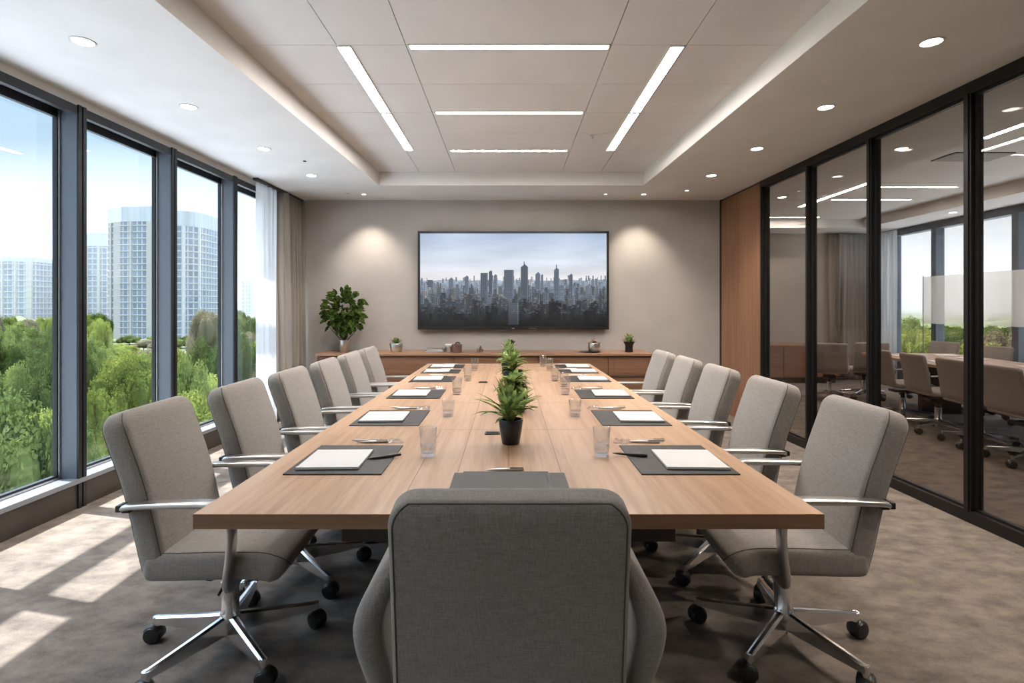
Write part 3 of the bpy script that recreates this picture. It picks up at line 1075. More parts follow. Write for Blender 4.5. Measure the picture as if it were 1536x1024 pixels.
# table of the next room
nt_ = thing('conference_table', (5.30, 5.95, 0), 'long wooden conference table in the next room behind glass', 'table', rotz=-th)
m = MB(); m.box(-.58, .58, -2.1, 1.75, .665, .70); m.build('tabletop', M['oak_plain'], nt_, bevel=0.004)
for y in (-1.2, 1.0):
    m = MB(); m.box(-.22, .22, y - .05, y + .05, 0.0, .665); m.build('pedestal', M['dark_wood_base'], nt_)
nr = Matrix.Rotation(-th, 3, 'Z')
for k, (u, v) in enumerate(((-.3, -.5), (-.3, .4), (-.3, 1.2), (.3, -.1), (.3, .9), (.0, .5), (.3, 1.4), (-.3, -1.2))):
    p = nr @ Vector((u, v, 0)) + Vector((5.30, 5.95, .7005))
    m = MB(); m.box(-.11, .11, -.15, .15, 0, .006)
    o = m.build('document', M['paper']); o.location = p; o.rotation_euler.z = -th + random.uniform(-.3, .3)
    tag(o, 'white sheet of paper lying on the next room table behind glass', 'paper', 'papers on the next room table')
# sideboard of the next room
sb2 = thing('sideboard', (5.1, 9.9, 0), 'brown sideboard at the back wall of the next room behind glass', 'sideboard')
m = MB(); m.box(-.75, .75, -.24, .24, .10, .66); m.build('body', M['walnut_h'], sb2)
m = MB(); m.box(-.77, .77, -.26, .26, .66, .69); m.build('top', M['walnut_top'], sb2)
for s in (-1, 0, 1):
    m = MB(); m.box(-.24 + s * .5, .24 + s * .5, -.256, -.241, .12, .64); m.build('door', M['walnut_h'], sb2)
m = MB(); m.box(-.70, .70, -.20, .20, 0, .10); m.build('plinth', M['dark_wood_base'], sb2)

# ------------------------------------------------------------------ conference table
tb = thing('conference_table', (0, 0, 0), 'long light oak conference table in the middle of the room', 'table')
TN, TF_, WN, WF = 1.539, 5.73, 0.889, 0.846
m = MB()
vs = [(-WN, TN), (WN, TN), (WF, TF_), (-WF, TF_)]
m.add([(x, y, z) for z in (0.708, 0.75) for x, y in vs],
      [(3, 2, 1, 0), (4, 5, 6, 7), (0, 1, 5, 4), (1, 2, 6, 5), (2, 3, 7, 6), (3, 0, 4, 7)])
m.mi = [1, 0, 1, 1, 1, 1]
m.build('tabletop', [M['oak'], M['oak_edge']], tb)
m = MB(); m.box(-.50, .50, 1.64, 5.55, .63, .708)
m.build('apron', M['dark_wood_base'], tb)
for y in (2.35, 3.6, 4.85):
    m = MB(); m.box(-.30, .30, y - .06, y + .06, 0.02, .63); m.box(-.36, .36, y - .12, y + .12, 0, .02)
    m.build('pedestal', M['dark_wood_base'], tb, bevel=0.004)
TZ = 0.7503
# power sockets let into the table
for (x, y, l) in ((-.075, 2.53, 'flat black cable outlet in the table left of the nearest potted plant'),
                  (-.20, 4.27, 'flat black cable outlet in the table left of the third potted plant')):
    ct = thing('cable_outlet', (x, y, TZ), l, 'outlet', 'cable outlets in the tabletop')
    m = MB(); m.box(-.035, .035, -.025, .025, 0, .005); m.build('frame', M['black_plastic'], ct, bevel=0.002)
    m = MB(); m.box(-.028, .028, -.014, .014, .005, .008); m.build('lid', M['leather'], ct)

# ------------------------------------------------------------------ place settings
def pen(loc, rz, label, group, mat='silver'):
    t = thing('ballpoint_pen', loc, label, 'pen', group, rz)
    m = MB(); m.lathe([(0.0008, -.070), (0.0035, -.055), (0.0048, -.045), (0.005, 0.0), (0.005, .058), (0.003, .064)], (0, 0, 0.0052), 12, 'X')
    m.build('barrel', M[mat], t, smooth=40)
    m = MB(); m.box(.015, .062, -.0015, .0015, .0102, .0125); m.box(.058, .062, -.0015, .0015, .006, .0125)
    m.build('clip', M['chrome'], t)
    return t


def drinking_glass(loc, h, r, label, group):
    t = thing('drinking_glass', loc, label, 'glass', group)
    m = MB()
    m.lathe([(0.001, 0.0), (r * .80, 0.0), (r * .84, 0.004), (r, h), (r * .985, h + 0.0008), (r * .955, h), (r * .80, h * .16), (r * .78, h * .12), (0.001, h * .10)], seg=28, caps=False)
    m.build('tumbler', M['drink_glass'], t, smooth=50)
    m = MB(); m.lathe([(0.001, h * .13), (r * .77, h * .13), (r * .83, h * .36), (0.001, h * .36)], seg=24, caps=False)
    m.build('water', M['water'], t, smooth=50)
    return t


YP = [(1.90, 2.30), (2.69, 3.09), (3.50, 3.87), (4.28, 4.63), (4.86, 5.14), (5.26, 5.58)]
PORD = ['nearest place', 'second place', 'third place', 'fourth place', 'fifth place', 'farthest place']
GX = {-1: [-.317, -.325, -.348, -.326, -.316, None], 1: [.365, .357, .38, .368, .38, .34]}
GY = [2.15, 2.94, 3.68, 4.36, 5.09, 5.42]
for side, sname in ((-1, 'window'), (1, 'partition')):
    for i, (y0, y1) in enumerate(YP):
        cy = (y0 + y1) / 2; hl = (y1 - y0) / 2
        cx = side * 0.615 if side < 0 else 0.635
        where = 'at the %s, %s side' % (PORD[i], sname)
        m = MB(); m.box(-.172, .172, -hl, hl, 0, .004)
        o = m.build('desk_pad', M['leather'], bevel=0.0015)
        o.location = (cx, cy, TZ); o.rotation_euler.z = side * -0.004
        tag(o, 'dark leather desk pad ' + where, 'desk pad', 'desk pads along the table')
        npd = thing('notepad', (cx + (-.035 if side < 0 else .045), cy - .01 if i else cy - .03, TZ + .0042),
                    'white paper notepad ' + where, 'notepad', 'notepads on the desk pads', rotz=side * -0.03)
        hy = 0.125 if i < 3 else 0.11
        hy = min(hy, hl - .03)
        m = MB(); m.box(-.112, .112, -hy, hy, 0, .0025); m.build('backing', M['leather'], npd)
        m = MB(); m.box(-.110, .110, -hy + .002, hy - .002, .0025, .009)
        m.build('pages', M['paper'], npd)
        m = MB(); m.box(-.111, .111, -hy - .001, -hy + .010, .0025, .0105); m.build('binding', M['paper'], npd)
        px = side * 0.585
        pen((px, y1 + .052, TZ), side * -0.12, 'silver ballpoint pen ' + where + ', behind the pad', 'silver pens behind the pads')
        if i < 4:
            pen((px + side * .03, y1 + .077, TZ), side * 0.10, 'white barrelled pen ' + where + ', next to a silver pen', 'white pens behind the pads', 'paper')
        if i < 3:
            cs = MB()
            R_ = random.Random(10 * i + side)
            gv = [(-.038 + .076 * a / 8 + R_.uniform(-.003, .003), -.020 + .04 * b / 5 + R_.uniform(-.003, .003),
                   .004 + (0 if a in (0, 8) or b in (0, 5) else R_.uniform(0.0, .020))) for a in range(9) for b in range(6)]
            cs.add(gv, [(a * 6 + b, (a + 1) * 6 + b, (a + 1) * 6 + b + 1, a * 6 + b + 1) for a in range(8) for b in range(5)])
            o = cs.build('clear_wrapper', M['clear_plastic'])
            o.location = (px - side * .095, y1 + .06, TZ - .003)
            tag(o, 'crumpled clear plastic wrapper ' + where + ', beside the pens', 'wrapper', 'clear wrappers beside the pens')
        gx = GX[side][i]
        if gx is not None:
            drinking_glass((gx, GY[i], TZ), 0.112 if i != 1 else 0.085, 0.035, 'clear drinking glass ' + where, 'drinking glasses on the table')
drinking_glass((.41, 4.05, TZ), 0.10, 0.033, 'extra clear glass on the partition side, just in front of the fourth desk pad', 'drinking glasses on the table')
# black pen caps lying on the two nearest pads
pen((-.475, 2.10, TZ + .0042), 0.5, 'dark pen lying on the nearest desk pad on the window side', 'dark pens on the pads', 'black_plastic')
pen((.475, 2.13, TZ + .0042), -0.35, 'dark pen lying on the nearest desk pad on the partition side', 'dark pens on the pads', 'black_plastic')

hp = MB(); hp.box(-.19, .195, -.14, .14, 0, .004)
o = hp.build('desk_pad', M['leather'], bevel=0.0015); o.location = (0, 1.775, TZ)
tag(o, 'dark desk pad at the head of the table behind the large chair', 'desk pad', 'desk pads along the table')
fd = thing('folder', (-.01, 1.79, TZ + .0042), 'charcoal folder lying on the desk pad at the table head', 'folder')
m = MB(); m.box(-.148, .148, -.12, .12, 0, .006); m.build('cover', M['leather'], fd, bevel=0.001)
m = MB(); m.box(.138, .1495, -.11, .10, .001, .0075); m.build('spine_clip', M['black_plastic'], fd)
pen((-.01, 1.945, TZ), 0.05, 'silver pen lying behind the desk pad at the table head', None)


# ------------------------------------------------------------------ plants
def leaf(m, base, d, length, width, droop=0.3, segs=5, fold=0.2, up=Vector((0, 0, 1))):
    """a pointed, curved leaf blade"""
    d = d.normalized()
    side = d.cross(up)
    if side.length < 1e-3:
        side = Vector((1, 0, 0))
    side.normalize()
    p = Vector(base); vs = []; fs = []
    cur = d.copy()
    for i in range(segs + 1):
        f = i / segs
        wd = width * (math.sin(PI * min(0.98, f * 0.9 + 0.08)) ** 0.8) * 0.5
        nrm = side.cross(cur).normalized()
        vs += [p - side * wd + nrm * (wd * fold), p.copy(), p + side * wd + nrm * (wd * fold)]
        p = p + cur * (length / segs)
        cur = (cur + Vector((0, 0, -droop / segs * 2))).normalized()
    for i in range(segs):
        a = i * 3; b = a + 3
        fs += [(a, a + 1, b + 1, b), (a + 1, a + 2, b + 2, b + 1)]
    m.add(vs, fs)


def potted(name, loc, label, potprof, potmat, soil_z, soil_r, nleaf, llen, lwid, spread, leafmat, droop, stemh, seed, cat='plant', group=None, rosette=0.0):
    t = thing(name, loc, label, cat, group)
    m = MB(); m.lathe(potprof, seg=32, caps=False); m.build('pot', potmat, t, smooth=45)
    m = MB(); m.lathe([(soil_r, soil_z), (0.001, soil_z + 0.003)], seg=20); m.build('soil', M['soil'], t)
    R_ = random.Random(seed)
    m = MB()
    for k in range(nleaf):
        a = R_.uniform(0, 2 * PI); el = R_.uniform(spread[0], spread[1])
        h = R_.uniform(0, 1) * stemh
        b = Vector((math.cos(a) * .008, math.sin(a) * .008, soil_z + h))
        d = Vector((math.cos(a) * math.cos(el), math.sin(a) * math.cos(el), math.sin(el)))
        leaf(m, b, d, llen * R_.uniform(.7, 1.1), lwid * R_.uniform(.8, 1.2), droop * R_.uniform(.6, 1.3))
    m.build('leaves', leafmat, t, smooth=60)
    if stemh > 0.02:
        m = MB(); m.tube([(0, 0, soil_z - .005), (0.002, 0.001, soil_z + stemh)], [0.006, 0.003], 8); m.build('stem', M['stem_green'], t)
    return t


def potprof(r0, r1, h, t=0.006):
    return [(0.001, 0), (r0 * .95, 0), (r0, 0.004), (r0 + (r1 - r0) * .5, h * .45), (r1, h - .003), (r1 - .002, h), (r1 - t, h), (r1 - t - .001, h * .8), (r0 * .8, h * .78)]


potted('potted_plant', (0.009, 2.345, TZ), 'green leafy plant in a black pot, nearest of the row along the table', potprof(.038, .053, .105), M['pot_black'],
       .085, .046, 50, .165, .025, (0.55, 1.4), M['leaf_fresh'], .5, .05, 4, group='black potted plants along the table')
t_ = potted('potted_plant', (0.025, 3.07, TZ), 'bushy green plant in a wide black pot, second of the row along the table', potprof(.065, .085, .095), M['pot_black'],
       .08, .07, 90, .11, .030, (-0.15, 1.2), M['leaf_fresh'], .8, .10, 5, group='black potted plants along the table')
potted('potted_plant', (0.03, 4.27, TZ), 'green plant in a black pot, third of the row along the table', potprof(.065, .085, .095), M['pot_black'],
       .08, .07, 70, .14, .026, (0.2, 1.45), M['leaf_fresh'], .5, .08, 6, group='black potted plants along the table')
potted('potted_plant', (0.0, 5.15, TZ), 'pale green bushy plant at the far end of the table row', potprof(.06, .075, .08), M['pot_black'],
       .07, .06, 130, .12, .030, (-0.1, 1.5), M['leaf_pale'], .6, .12, 7, group='black potted plants along the table')

# ------------------------------------------------------------------ sideboard
SBZ = 0.787
sb = thing('sideboard', (0, 0, 0), 'long brown wooden sideboard along the back wall', 'sideboard')
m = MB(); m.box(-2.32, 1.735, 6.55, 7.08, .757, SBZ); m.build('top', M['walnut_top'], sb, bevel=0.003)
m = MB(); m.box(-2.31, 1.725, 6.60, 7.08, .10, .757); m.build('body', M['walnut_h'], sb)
m = MB(); m.box(-2.28, 1.70, 6.66, 7.06, 0, .10); m.build('plinth', M['dark_wood_base'], sb)
xx = [-2.31, -1.67, -0.66, 0.36, 1.20, 1.725]
for i in range(5):
    a, b = xx[i] + .004, xx[i + 1] - .004
    dr = MB()
    dr.box(a, b, 6.582, 6.599, .52, .752)
    d_ = dr.build('door', M['walnut_h'], sb, bevel=0.002)
    pn = MB(); pn.box(a + .07, b - .05, 6.577, 6.582, .545, .735); pn.build('panel', M['walnut_h'], d_, bevel=0.001)
    dr = MB(); dr.box(a, b, 6.582, 6.599, .115, .512); d2 = dr.build('drawer', M['walnut_h'], sb, bevel=0.002)
    hn = MB(); hn.box(a + .02, b - .02, 6.576, 6.582, .495, .510); hn.build('grip', M['dark_wood_base'], d2)

X = lambda px, y=6.78: (px - 763) / F * y


# big plant with dark glossy leaves
t = thing('potted_plant', (X(515, 6.75), 6.78, SBZ), 'large dark leaved bushy plant in a silver pot at the left end of the sideboard', 'plant')
m = MB(); m.lathe([(0.001, 0), (.046, 0), (.050, .004), (.064, .145), (.064, .150), (.058, .150), (.056, .12), (.03, .118)], seg=32, caps=False)
m.build('pot', M['silver'], t, smooth=45)
m = MB(); m.lathe([(.057, .13), (.001, .134)], seg=20); m.build('soil', M['soil'], t)
R_ = random.Random(12)
tips = []
for k in range(9):
    a = 2 * PI * k / 9 + R_.uniform(-.3, .3); el = R_.uniform(.75, 1.5)
    d = Vector((math.cos(a) * math.cos(el), math.sin(a) * math.cos(el) * .7, math.sin(el)))
    L_ = R_.uniform(.30, .48)
    p0 = Vector((math.cos(a) * .012, math.sin(a) * .012, .12))
    pts = [p0 + d * (L_ * f) + Vector((0, 0, .04 * f * f)) for f in (0, .3, .6, 1.0)]
    m = MB(); m.tube(pts, [.006, .005, .004, .002], 7); m.build('stem', M['stem'], t, smooth=60)
    tips.append(pts)
m = MB()
for q in range(290):
    # leaves scattered through a roughly spherical crown
    while True:
        v = Vector((R_.uniform(-1, 1), R_.uniform(-1, 1), R_.uniform(-1, 1)))
        if 0.25 < v.length < 1:
            break
    v.normalize(); rad = R_.uniform(.12, 1.0) ** .6
    c = Vector((0.0, 0, .50))
    p = c + Vector((v.x * .245 * rad, v.y * .19 * rad, v.z * .27 * rad))
    d = (v + Vector((0, 0, R_.uniform(-.5, .5)))).normalized()
    leaf(m, p, d, R_.uniform(.07, .11), R_.uniform(.044, .064), R_.uniform(.2, .8), 4, .15,
         Vector((R_.uniform(-.6, .6), -1.0, R_.uniform(-.2, 1.2))))
m.build('leaves', M['leaf_dark'], t, smooth=50)

# succulent in a silver bowl
potted('potted_succulent', (X(594, 6.75), 6.76, SBZ), 'small succulent in a tapered silver pot left of the television on the sideboard', potprof(.066, .084, .11, .008), M['silver'],
       .10, .072, 40, .08, .022, (0.5, 1.4), M['leaf_fresh'], .1, .01, 21)
# stack of grey books
for k, (dx, rz, hx, hz) in enumerate(((0, .05, .115, .014), (.012, -.08, .10, .016), (.006, .02, .098, .014))):
    t = thing('book', (X(652) + dx, 6.80, SBZ + (0, .0142, .0304)[k]), 'grey covered book on the sideboard, %s of a stack of three' % ['bottom', 'middle', 'top'][k], 'book', 'stacked grey books', rz)
    m = MB(); m.box(-hx, hx, -.075, .075, 0, .002); m.box(-hx, hx, -.075, .075, hz - .002, hz); m.box(-hx, -hx + .002, -.075, .075, .002, hz - .002)
    m.build('cover', M['grey_cover'] if k else M['frame_blue'], t)
    m = MB(); m.box(-hx + .003, hx - .004, -.072, .072, .0021, hz - .0021); m.build('pages', M['paper'], t)
# canisters
t = thing('canister', (X(674), 6.80, SBZ), 'pale lidded canister on the sideboard next to the grey books', 'canister')
m = MB(); m.lathe([(.001, 0), (.052, 0), (.055, .004), (.055, .075)], seg=28); m.build('body', M['silver'], t, smooth=45)
m = MB(); m.lathe([(.057, .076), (.057, .092), (.05, .098), (.001, .10)], seg=28); m.build('lid', M['paper'], t, smooth=45)
t = thing('canister', (X(685) + .01, 6.70, SBZ), 'brown round tin with a dark knob on the sideboard below the television', 'canister')
m = MB(); m.lathe([(.001, 0), (.060, 0), (.062, .004), (.062, .086)], seg=28); m.build('body', M['brown_tin'], t, smooth=45)
m = MB(); m.lathe([(.064, .087), (.064, .098), (.058, .102), (.001, .103)], seg=28); m.build('lid', M['brown_tin'], t, smooth=45)
m = MB(); m.tube([(-.02, 0, .102), (0, 0, .125), (.03, 0, .122), (.035, 0, .104)], .007, 8); m.build('knob', M['black_metal'], t, smooth=60)
# little carved figure
t = thing('figurine', (X(719.5), 6.74, SBZ), 'tiny brown carved ornament standing alone on the sideboard', 'ornament')
m = MB()
m.lathe([(.001, 0), (.022, 0), (.024, .008), (.014, .02), (.017, .045), (.012, .058), (.015, .07), (.001, .082)], (0.012, 0, 0), 14)
m.lathe([(.001, 0), (.018, 0), (.012, .02), (.014, .04), (.001, .055)], (-.018, -.01, 0), 12)
m.lathe([(.001, 0), (.016, 0), (.010, .02), (.012, .035), (.001, .045)], (.038, -.01, 0), 12)
m.build('carving', M['brown_tin'], t, smooth=50)
# dark plant in the centre of the sideboard
potted('potted_plant', (X(766), 6.80, SBZ), 'small dark tipped plant in a black pot at the middle of the sideboard', potprof(.035, .045, .05), M['pot_black'],
       .04, .036, 40, .10, .028, (0.2, 1.5), M['leaf_dark'], .3, .03, 24)
# silver canister on a dark tray
m = MB(); m.lathe([(.001, 0), (.11, 0), (.135, .008), (.13, .009), (.105, .004), (.001, .004)], seg=32, caps=False)
o = m.build('tray', M['black_metal'], smooth=50); o.location = (X(885), 6.76, SBZ)
tag(o, 'round dark tray under the silver flower pot on the sideboard', 'tray')
potted('flower_pot', (X(890.5), 6.76, SBZ + .0095), 'squat silver pot with pale blossoms on a dark tray on the sideboard', potprof(.068, .078, .105, .008), M['silver'],
       .095, .066, 26, .07, .025, (0.2, 1.3), M['flower'], .5, .012, 27, 'flower pot')
# black vase with green plant
potted('potted_plant', (X(943), 6.76, SBZ), 'small green plant in a flared dark metal pot at the right end of the sideboard',
       [(.001, 0), (.048, 0), (.050, .005), (.046, .05), (.050, .09), (.068, .122), (.070, .128), (.064, .126), (.045, .09), (.03, .088)], M['black_metal'],
       .112, .055, 46, .10, .026, (0.25, 1.45), M['leaf_fresh'], .35, .03, 31)

# ------------------------------------------------------------------ television
W_, H_ = 2.452, 1.262
tv = thing('television', ((-1.166 + 1.286) / 2, ZB - 0.075, 1.056), 'large black framed television showing a city skyline on the back wall', 'television')
m = MB(); m.box(-W_ / 2, W_ / 2, -.005, .04, 0, H_); m.build('back_shell', M['black_plastic'], tv, bevel=0.003)
m = MB(); m.box(-W_ / 2 + .3, W_ / 2 - .3, .04, .072, .2, H_ - .2); m.build('wall_mount', M['black_metal'], tv)
bz = MB(); B_ = .030
for a in ((-W_ / 2, W_ / 2, 0, B_ + .006), (-W_ / 2, W_ / 2, H_ - B_, H_), (-W_ / 2, -W_ / 2 + B_, B_, H_ - B_), (W_ / 2 - B_, W_ / 2, B_, H_ - B_)):
    bz.box(a[0], a[1], -.020, -.005, a[2], a[3])
bz.build('bezel', M['black_plastic'], tv)
m = MB(); m.box(-.02, .015, -.0215, -.020, .010, .020); m.build('indicator', M['silver'], tv)
m = MB(); m.box(.2, .3, -.0215, -.020, .008, .016); m.build('sensor', M['brown_tin'], tv)


def skyline(nx, ny):
    R = np.random.RandomState(5)
    u = (np.arange(nx) + .5) / nx; v = (np.arange(ny) + .5) / ny      # v measured from the top
    U, V = np.meshgrid(u, v)
    img = np.zeros((ny, nx, 3))
    top = np.array([160, 177, 202]) / 255.; mid = np.array([196, 206, 220]) / 255.; low = np.array([222, 220, 222]) / 255.
    f = np.clip(V / .5, 0, 1)[..., None]
    img[:] = np.where(f < .5, top + (mid - top) * f * 2, mid + (low - mid) * (f - .5) * 2)

    def fbm(sx, sy, seed, octs=4):
        r = np.random.RandomState(seed); out = np.zeros_like(U); amp = 1; tot = 0
        for o_ in range(octs):
            gx, gy = int(sx * 2 ** o_) + 2, int(sy * 2 ** o_) + 2
            gr = r.rand(gy + 1, gx + 1)
            x = U * (gx - 1); y = V * (gy - 1)
            xi = x.astype(int); yi = y.astype(int); fx = x - xi; fy = y - yi
            fx = fx * fx * (3 - 2 * fx); fy = fy * fy * (3 - 2 * fy)
            out += amp * ((gr[yi, xi] * (1 - fx) + gr[yi, xi + 1] * fx) * (1 - fy) + (gr[yi + 1, xi] * (1 - fx) + gr[yi + 1, xi + 1] * fx) * fy)
            tot += amp; amp *= .5
        return out / tot
    cl = np.clip((fbm(3, 9, 1) - .5) * 3, -1, 1)[..., None]
    img += cl * .045
    # ground plane of the city: hazy near the horizon, dark at the bottom
    hz = .50
    g0 = np.array([150, 163, 178]) / 255.; g1 = np.array([82, 92, 104]) / 255.; g2 = np.array([22, 25, 30]) / 255.
    gm = V > hz + .006 * np.sin(U * 30)
    t = np.clip((V - hz) / .5, 0, 1)[..., None]
    gc = np.where(t < .35, g0 + (g1 - g0) * t / .35, g1 + (g2 - g1) * (t - .35) / .65)
    gn = (fbm(30, 24, 3, 3) - .5)[..., None]
    gc = gc + gn * .35 * (1 - t * .6)
    img = np.where(gm[..., None], gc, img)

    def bld(x0, x1, y0, y1, col, side=.25, tip=False):
        a, b = int(x0 * nx), max(int(x0 * nx) + 1, int(x1 * nx)); c, d = int(y0 * ny), int(y1 * ny)
        col = np.array(col)
        for x in range(max(a, 0), min(b, nx)):
            fx = (x - a) / max(1, b - a)
            cc = col * (1.0 if fx < 1 - side else 1.22)
            yy = c
            if tip:
                yy = c + int(abs(fx - .5) * 2 * (x1 - x0) * nx * .45)
            colm = np.repeat(cc[None, :], max(d - yy, 0), 0)
            n = len(colm)
            if n > 0:
                pat = 1 + .10 * (((np.arange(n) // 2) % 2) - .5) + .10 * ((x // 2) % 2 - .5)
                fade = np.linspace(0.0, .22, n)[:, None]
                fade = np.array([.55, .6, .66]) * fade * 0
                img[yy:d, x] = np.clip(colm * pat[:, None] + fade, 0, 1)
    for k in range(330):
        y1_ = .50 + R.rand() ** 1.3 * .44
        dep = (y1_ - .50) / .44
        wdt = (.006 + .022 * dep) * R.uniform(.6, 1.5); ht = (.035 + .10 * dep) * R.uniform(.4, 1.5)
        x0 = R.rand()
        br = (.56 - .42 * dep) * R.uniform(.7, 1.15)
        warm = R.rand() < .25 and dep < .7
        col = (br * (1.06 if warm else .92), br * (1.05 if warm else .98), br * (1.06 if warm else 1.08))
        bld(x0, x0 + wdt, y1_ - ht, y1_ + .01, col, R.choice([0, .3, .4]))
    big = [(.155, .18, .475, .60, .42), (.24, .262, .455, .62, .40), (.325, .365, .425, .69, .34), (.37, .388, .40, .69, .32), (.395, .415, .44, .60, .42), (.45, .505, .395, .70, .36),
           (.54, .58, .33, .70, .33), (.62, .645, .42, .60, .40), (.648, .662, .44, .62, .42), (.72, .745, .37, .72, .38), (.745, .775, .56, .72, .42), (.80, .82, .435, .68, .36),
           (.92, .935, .485, .57, .44), (.04, .07, .50, .58, .35), (.19, .245, .72, .86, .26), (.475, .53, .74, .98, .33), (.71, .76, .745, .84, .11), (.11, .14, .64, .80, .22), (.66, .69, .62, .76, .36)]
    for (x0, x1, y0, y1, b) in big:
        bld(x0, x1, y0, y1, (b * .90, b * .99, b * 1.12), .18, tip=(x1 - x0 < .03 or abs(x0 - .54) < .001))
    bld(.5575, .5625, .305, .34, (.33, .36, .41), 0)
    bld(.7305, .7345, .335, .39, (.36, .39, .44), 0)
    sp_ = fbm(90, 60, 9, 2)
    spk = (sp_ > .70) & (V > .60) & (V < .86)
    img[spk] = img[spk] * .6 + np.array([.56, .57, .58]) * .4
    img *= np.where(V > .78, 1 - (V - .78) * 2.0, 1)[..., None]
    return np.clip(img, .004, 1)


def srgb2lin(a):
    return np.where(a <= .04045, a / 12.92, ((a + .055) / 1.055) ** 2.4)


NX, NY = 380, 192
img = srgb2lin(skyline(NX, NY))
sx0, sx1, sz0, sz1 = -W_ / 2 + B_, W_ / 2 - B_, B_ + .006, H_ - B_
gx = np.linspace(sx0, sx1, NX + 1); gz = np.linspace(sz1, sz0, NY + 1)
vv = np.stack([np.tile(gx, NY + 1), np.full((NX + 1) * (NY + 1), -.0075), np.repeat(gz, NX + 1)], 1)
jj, ii = np.meshgrid(np.arange(NY), np.arange(NX), indexing='ij')
b0 = (jj * (NX + 1) + ii).ravel()
ff = np.stack([b0, b0 + NX + 1, b0 + NX + 2, b0 + 1], 1)
me = bpy.data.meshes.new('screen')
me.from_pydata(vv.tolist(), [], ff.tolist())
ca = me.color_attributes.new('picture', 'FLOAT_COLOR', 'CORNER')
cols = np.repeat(np.concatenate([img.reshape(-1, 3), np.ones((NX * NY, 1))], 1), 4, 0).astype(np.float32)
ca.data.foreach_set('color', cols.ravel())
sm, st, sb_ = new_mat('screen_picture')
at_ = st.nodes.new('ShaderNodeAttribute'); at_.attribute_name = 'picture'
st.links.new(at_.outputs['Color'], sb_.inputs['Emission Color'])
sb_.inputs['Emission Strength'].default_value = 0.57
sb_.inputs['Base Color'].default_value = (0.01, 0.01, 0.01, 1)
sb_.inputs['Roughness'].default_value = 0.25
me.materials.append(sm)
so = bpy.data.objects.new('screen', me); C.objects.link(so); so.parent = tv

# ------------------------------------------------------------------ outdoors
GZ = -14.0
M['grass'] = noisy('park_grass', (0.06, 0.07, 0.035), (0.11, 0.12, 0.06), 0.15, 1.0)
M['bounce_plaza'] = noisy('bounce_paving', (0.62, 0.64, 0.67), (0.70, 0.72, 0.74), 0.8, 0.9)
M['path'] = noisy('pale_path', (0.36, 0.34, 0.32), (0.46, 0.44, 0.42), 0.8, 0.9)
M['hills'] = noisy('far_hills', (0.13, 0.17, 0.14), (0.26, 0.29, 0.27), 0.02, 1.0, detail=8)  # kept pale and greyish, so some distance haze is in the colour
M['woodland'] = noisy('far_woodland', (0.06, 0.09, 0.03), (0.20, 0.23, 0.11), 0.09, 1.0, detail=8)
M['bark'] = simple('tree_bark', (0.09, 0.07, 0.055), 0.9)
M['crown_a'] = leaf_mat('bright_tree_leaves', (0.045, 0.07, 0.015), (0.26, 0.29, 0.07), (0.40, 0.42, 0.15), 0.9)  # darkest tone lowered to put deep shadow into the crown colour
M['crown_b'] = leaf_mat('deep_tree_leaves', (0.06, 0.085, 0.025), (0.19, 0.23, 0.07), (0.30, 0.34, 0.12), 0.9)
M['crown_c'] = leaf_mat('olive_tree_leaves', (0.10, 0.085, 0.05), (0.26, 0.225, 0.14), (0.36, 0.31, 0.21), 0.9)
gr = MB(); gr.box(-1500, 1500, -200, 2500, GZ - 1, GZ)
tag(gr.build('ground', M['grass']), 'park lawn far below the windows', 'ground')['kind'] = 'structure'
pz = MB(); pz.box(-34, 40, -120, 60, GZ, GZ + .08)  # pale paving out of view, added to bounce sunlight up to the ceiling
tag(pz.build('bounce_plaza', M['bounce_plaza']), 'pale terrace added below the building to bounce daylight up to the ceiling', 'terrace')['kind'] = 'structure'
pth = MB(lambda p: Vector((p[0], p[1], p[2])))
prings = spline([(-38, 10, 0), (-44, 30, 0), (-52, 48, 0), (-50, 70, 0), (-60, 100, 0)], 40)
vs, fs = [], []
for i, p in enumerate(prings):
    vs += [(p.x - 4, p.y, GZ + .05), (p.x + 4, p.y, GZ + .05), (p.x - 4, p.y, GZ - .05), (p.x + 4, p.y, GZ - .05)]
    if i:
        a = (i - 1) * 4; b = i * 4
        fs += [(a, a + 1, b + 1, b), (a + 1, a + 3, b + 3, b + 1), (a + 2, a, b, b + 2)]
pth.add(vs, fs)
tag(pth.build('path', M['path']), 'pale curving path between the trees below the windows', 'path')


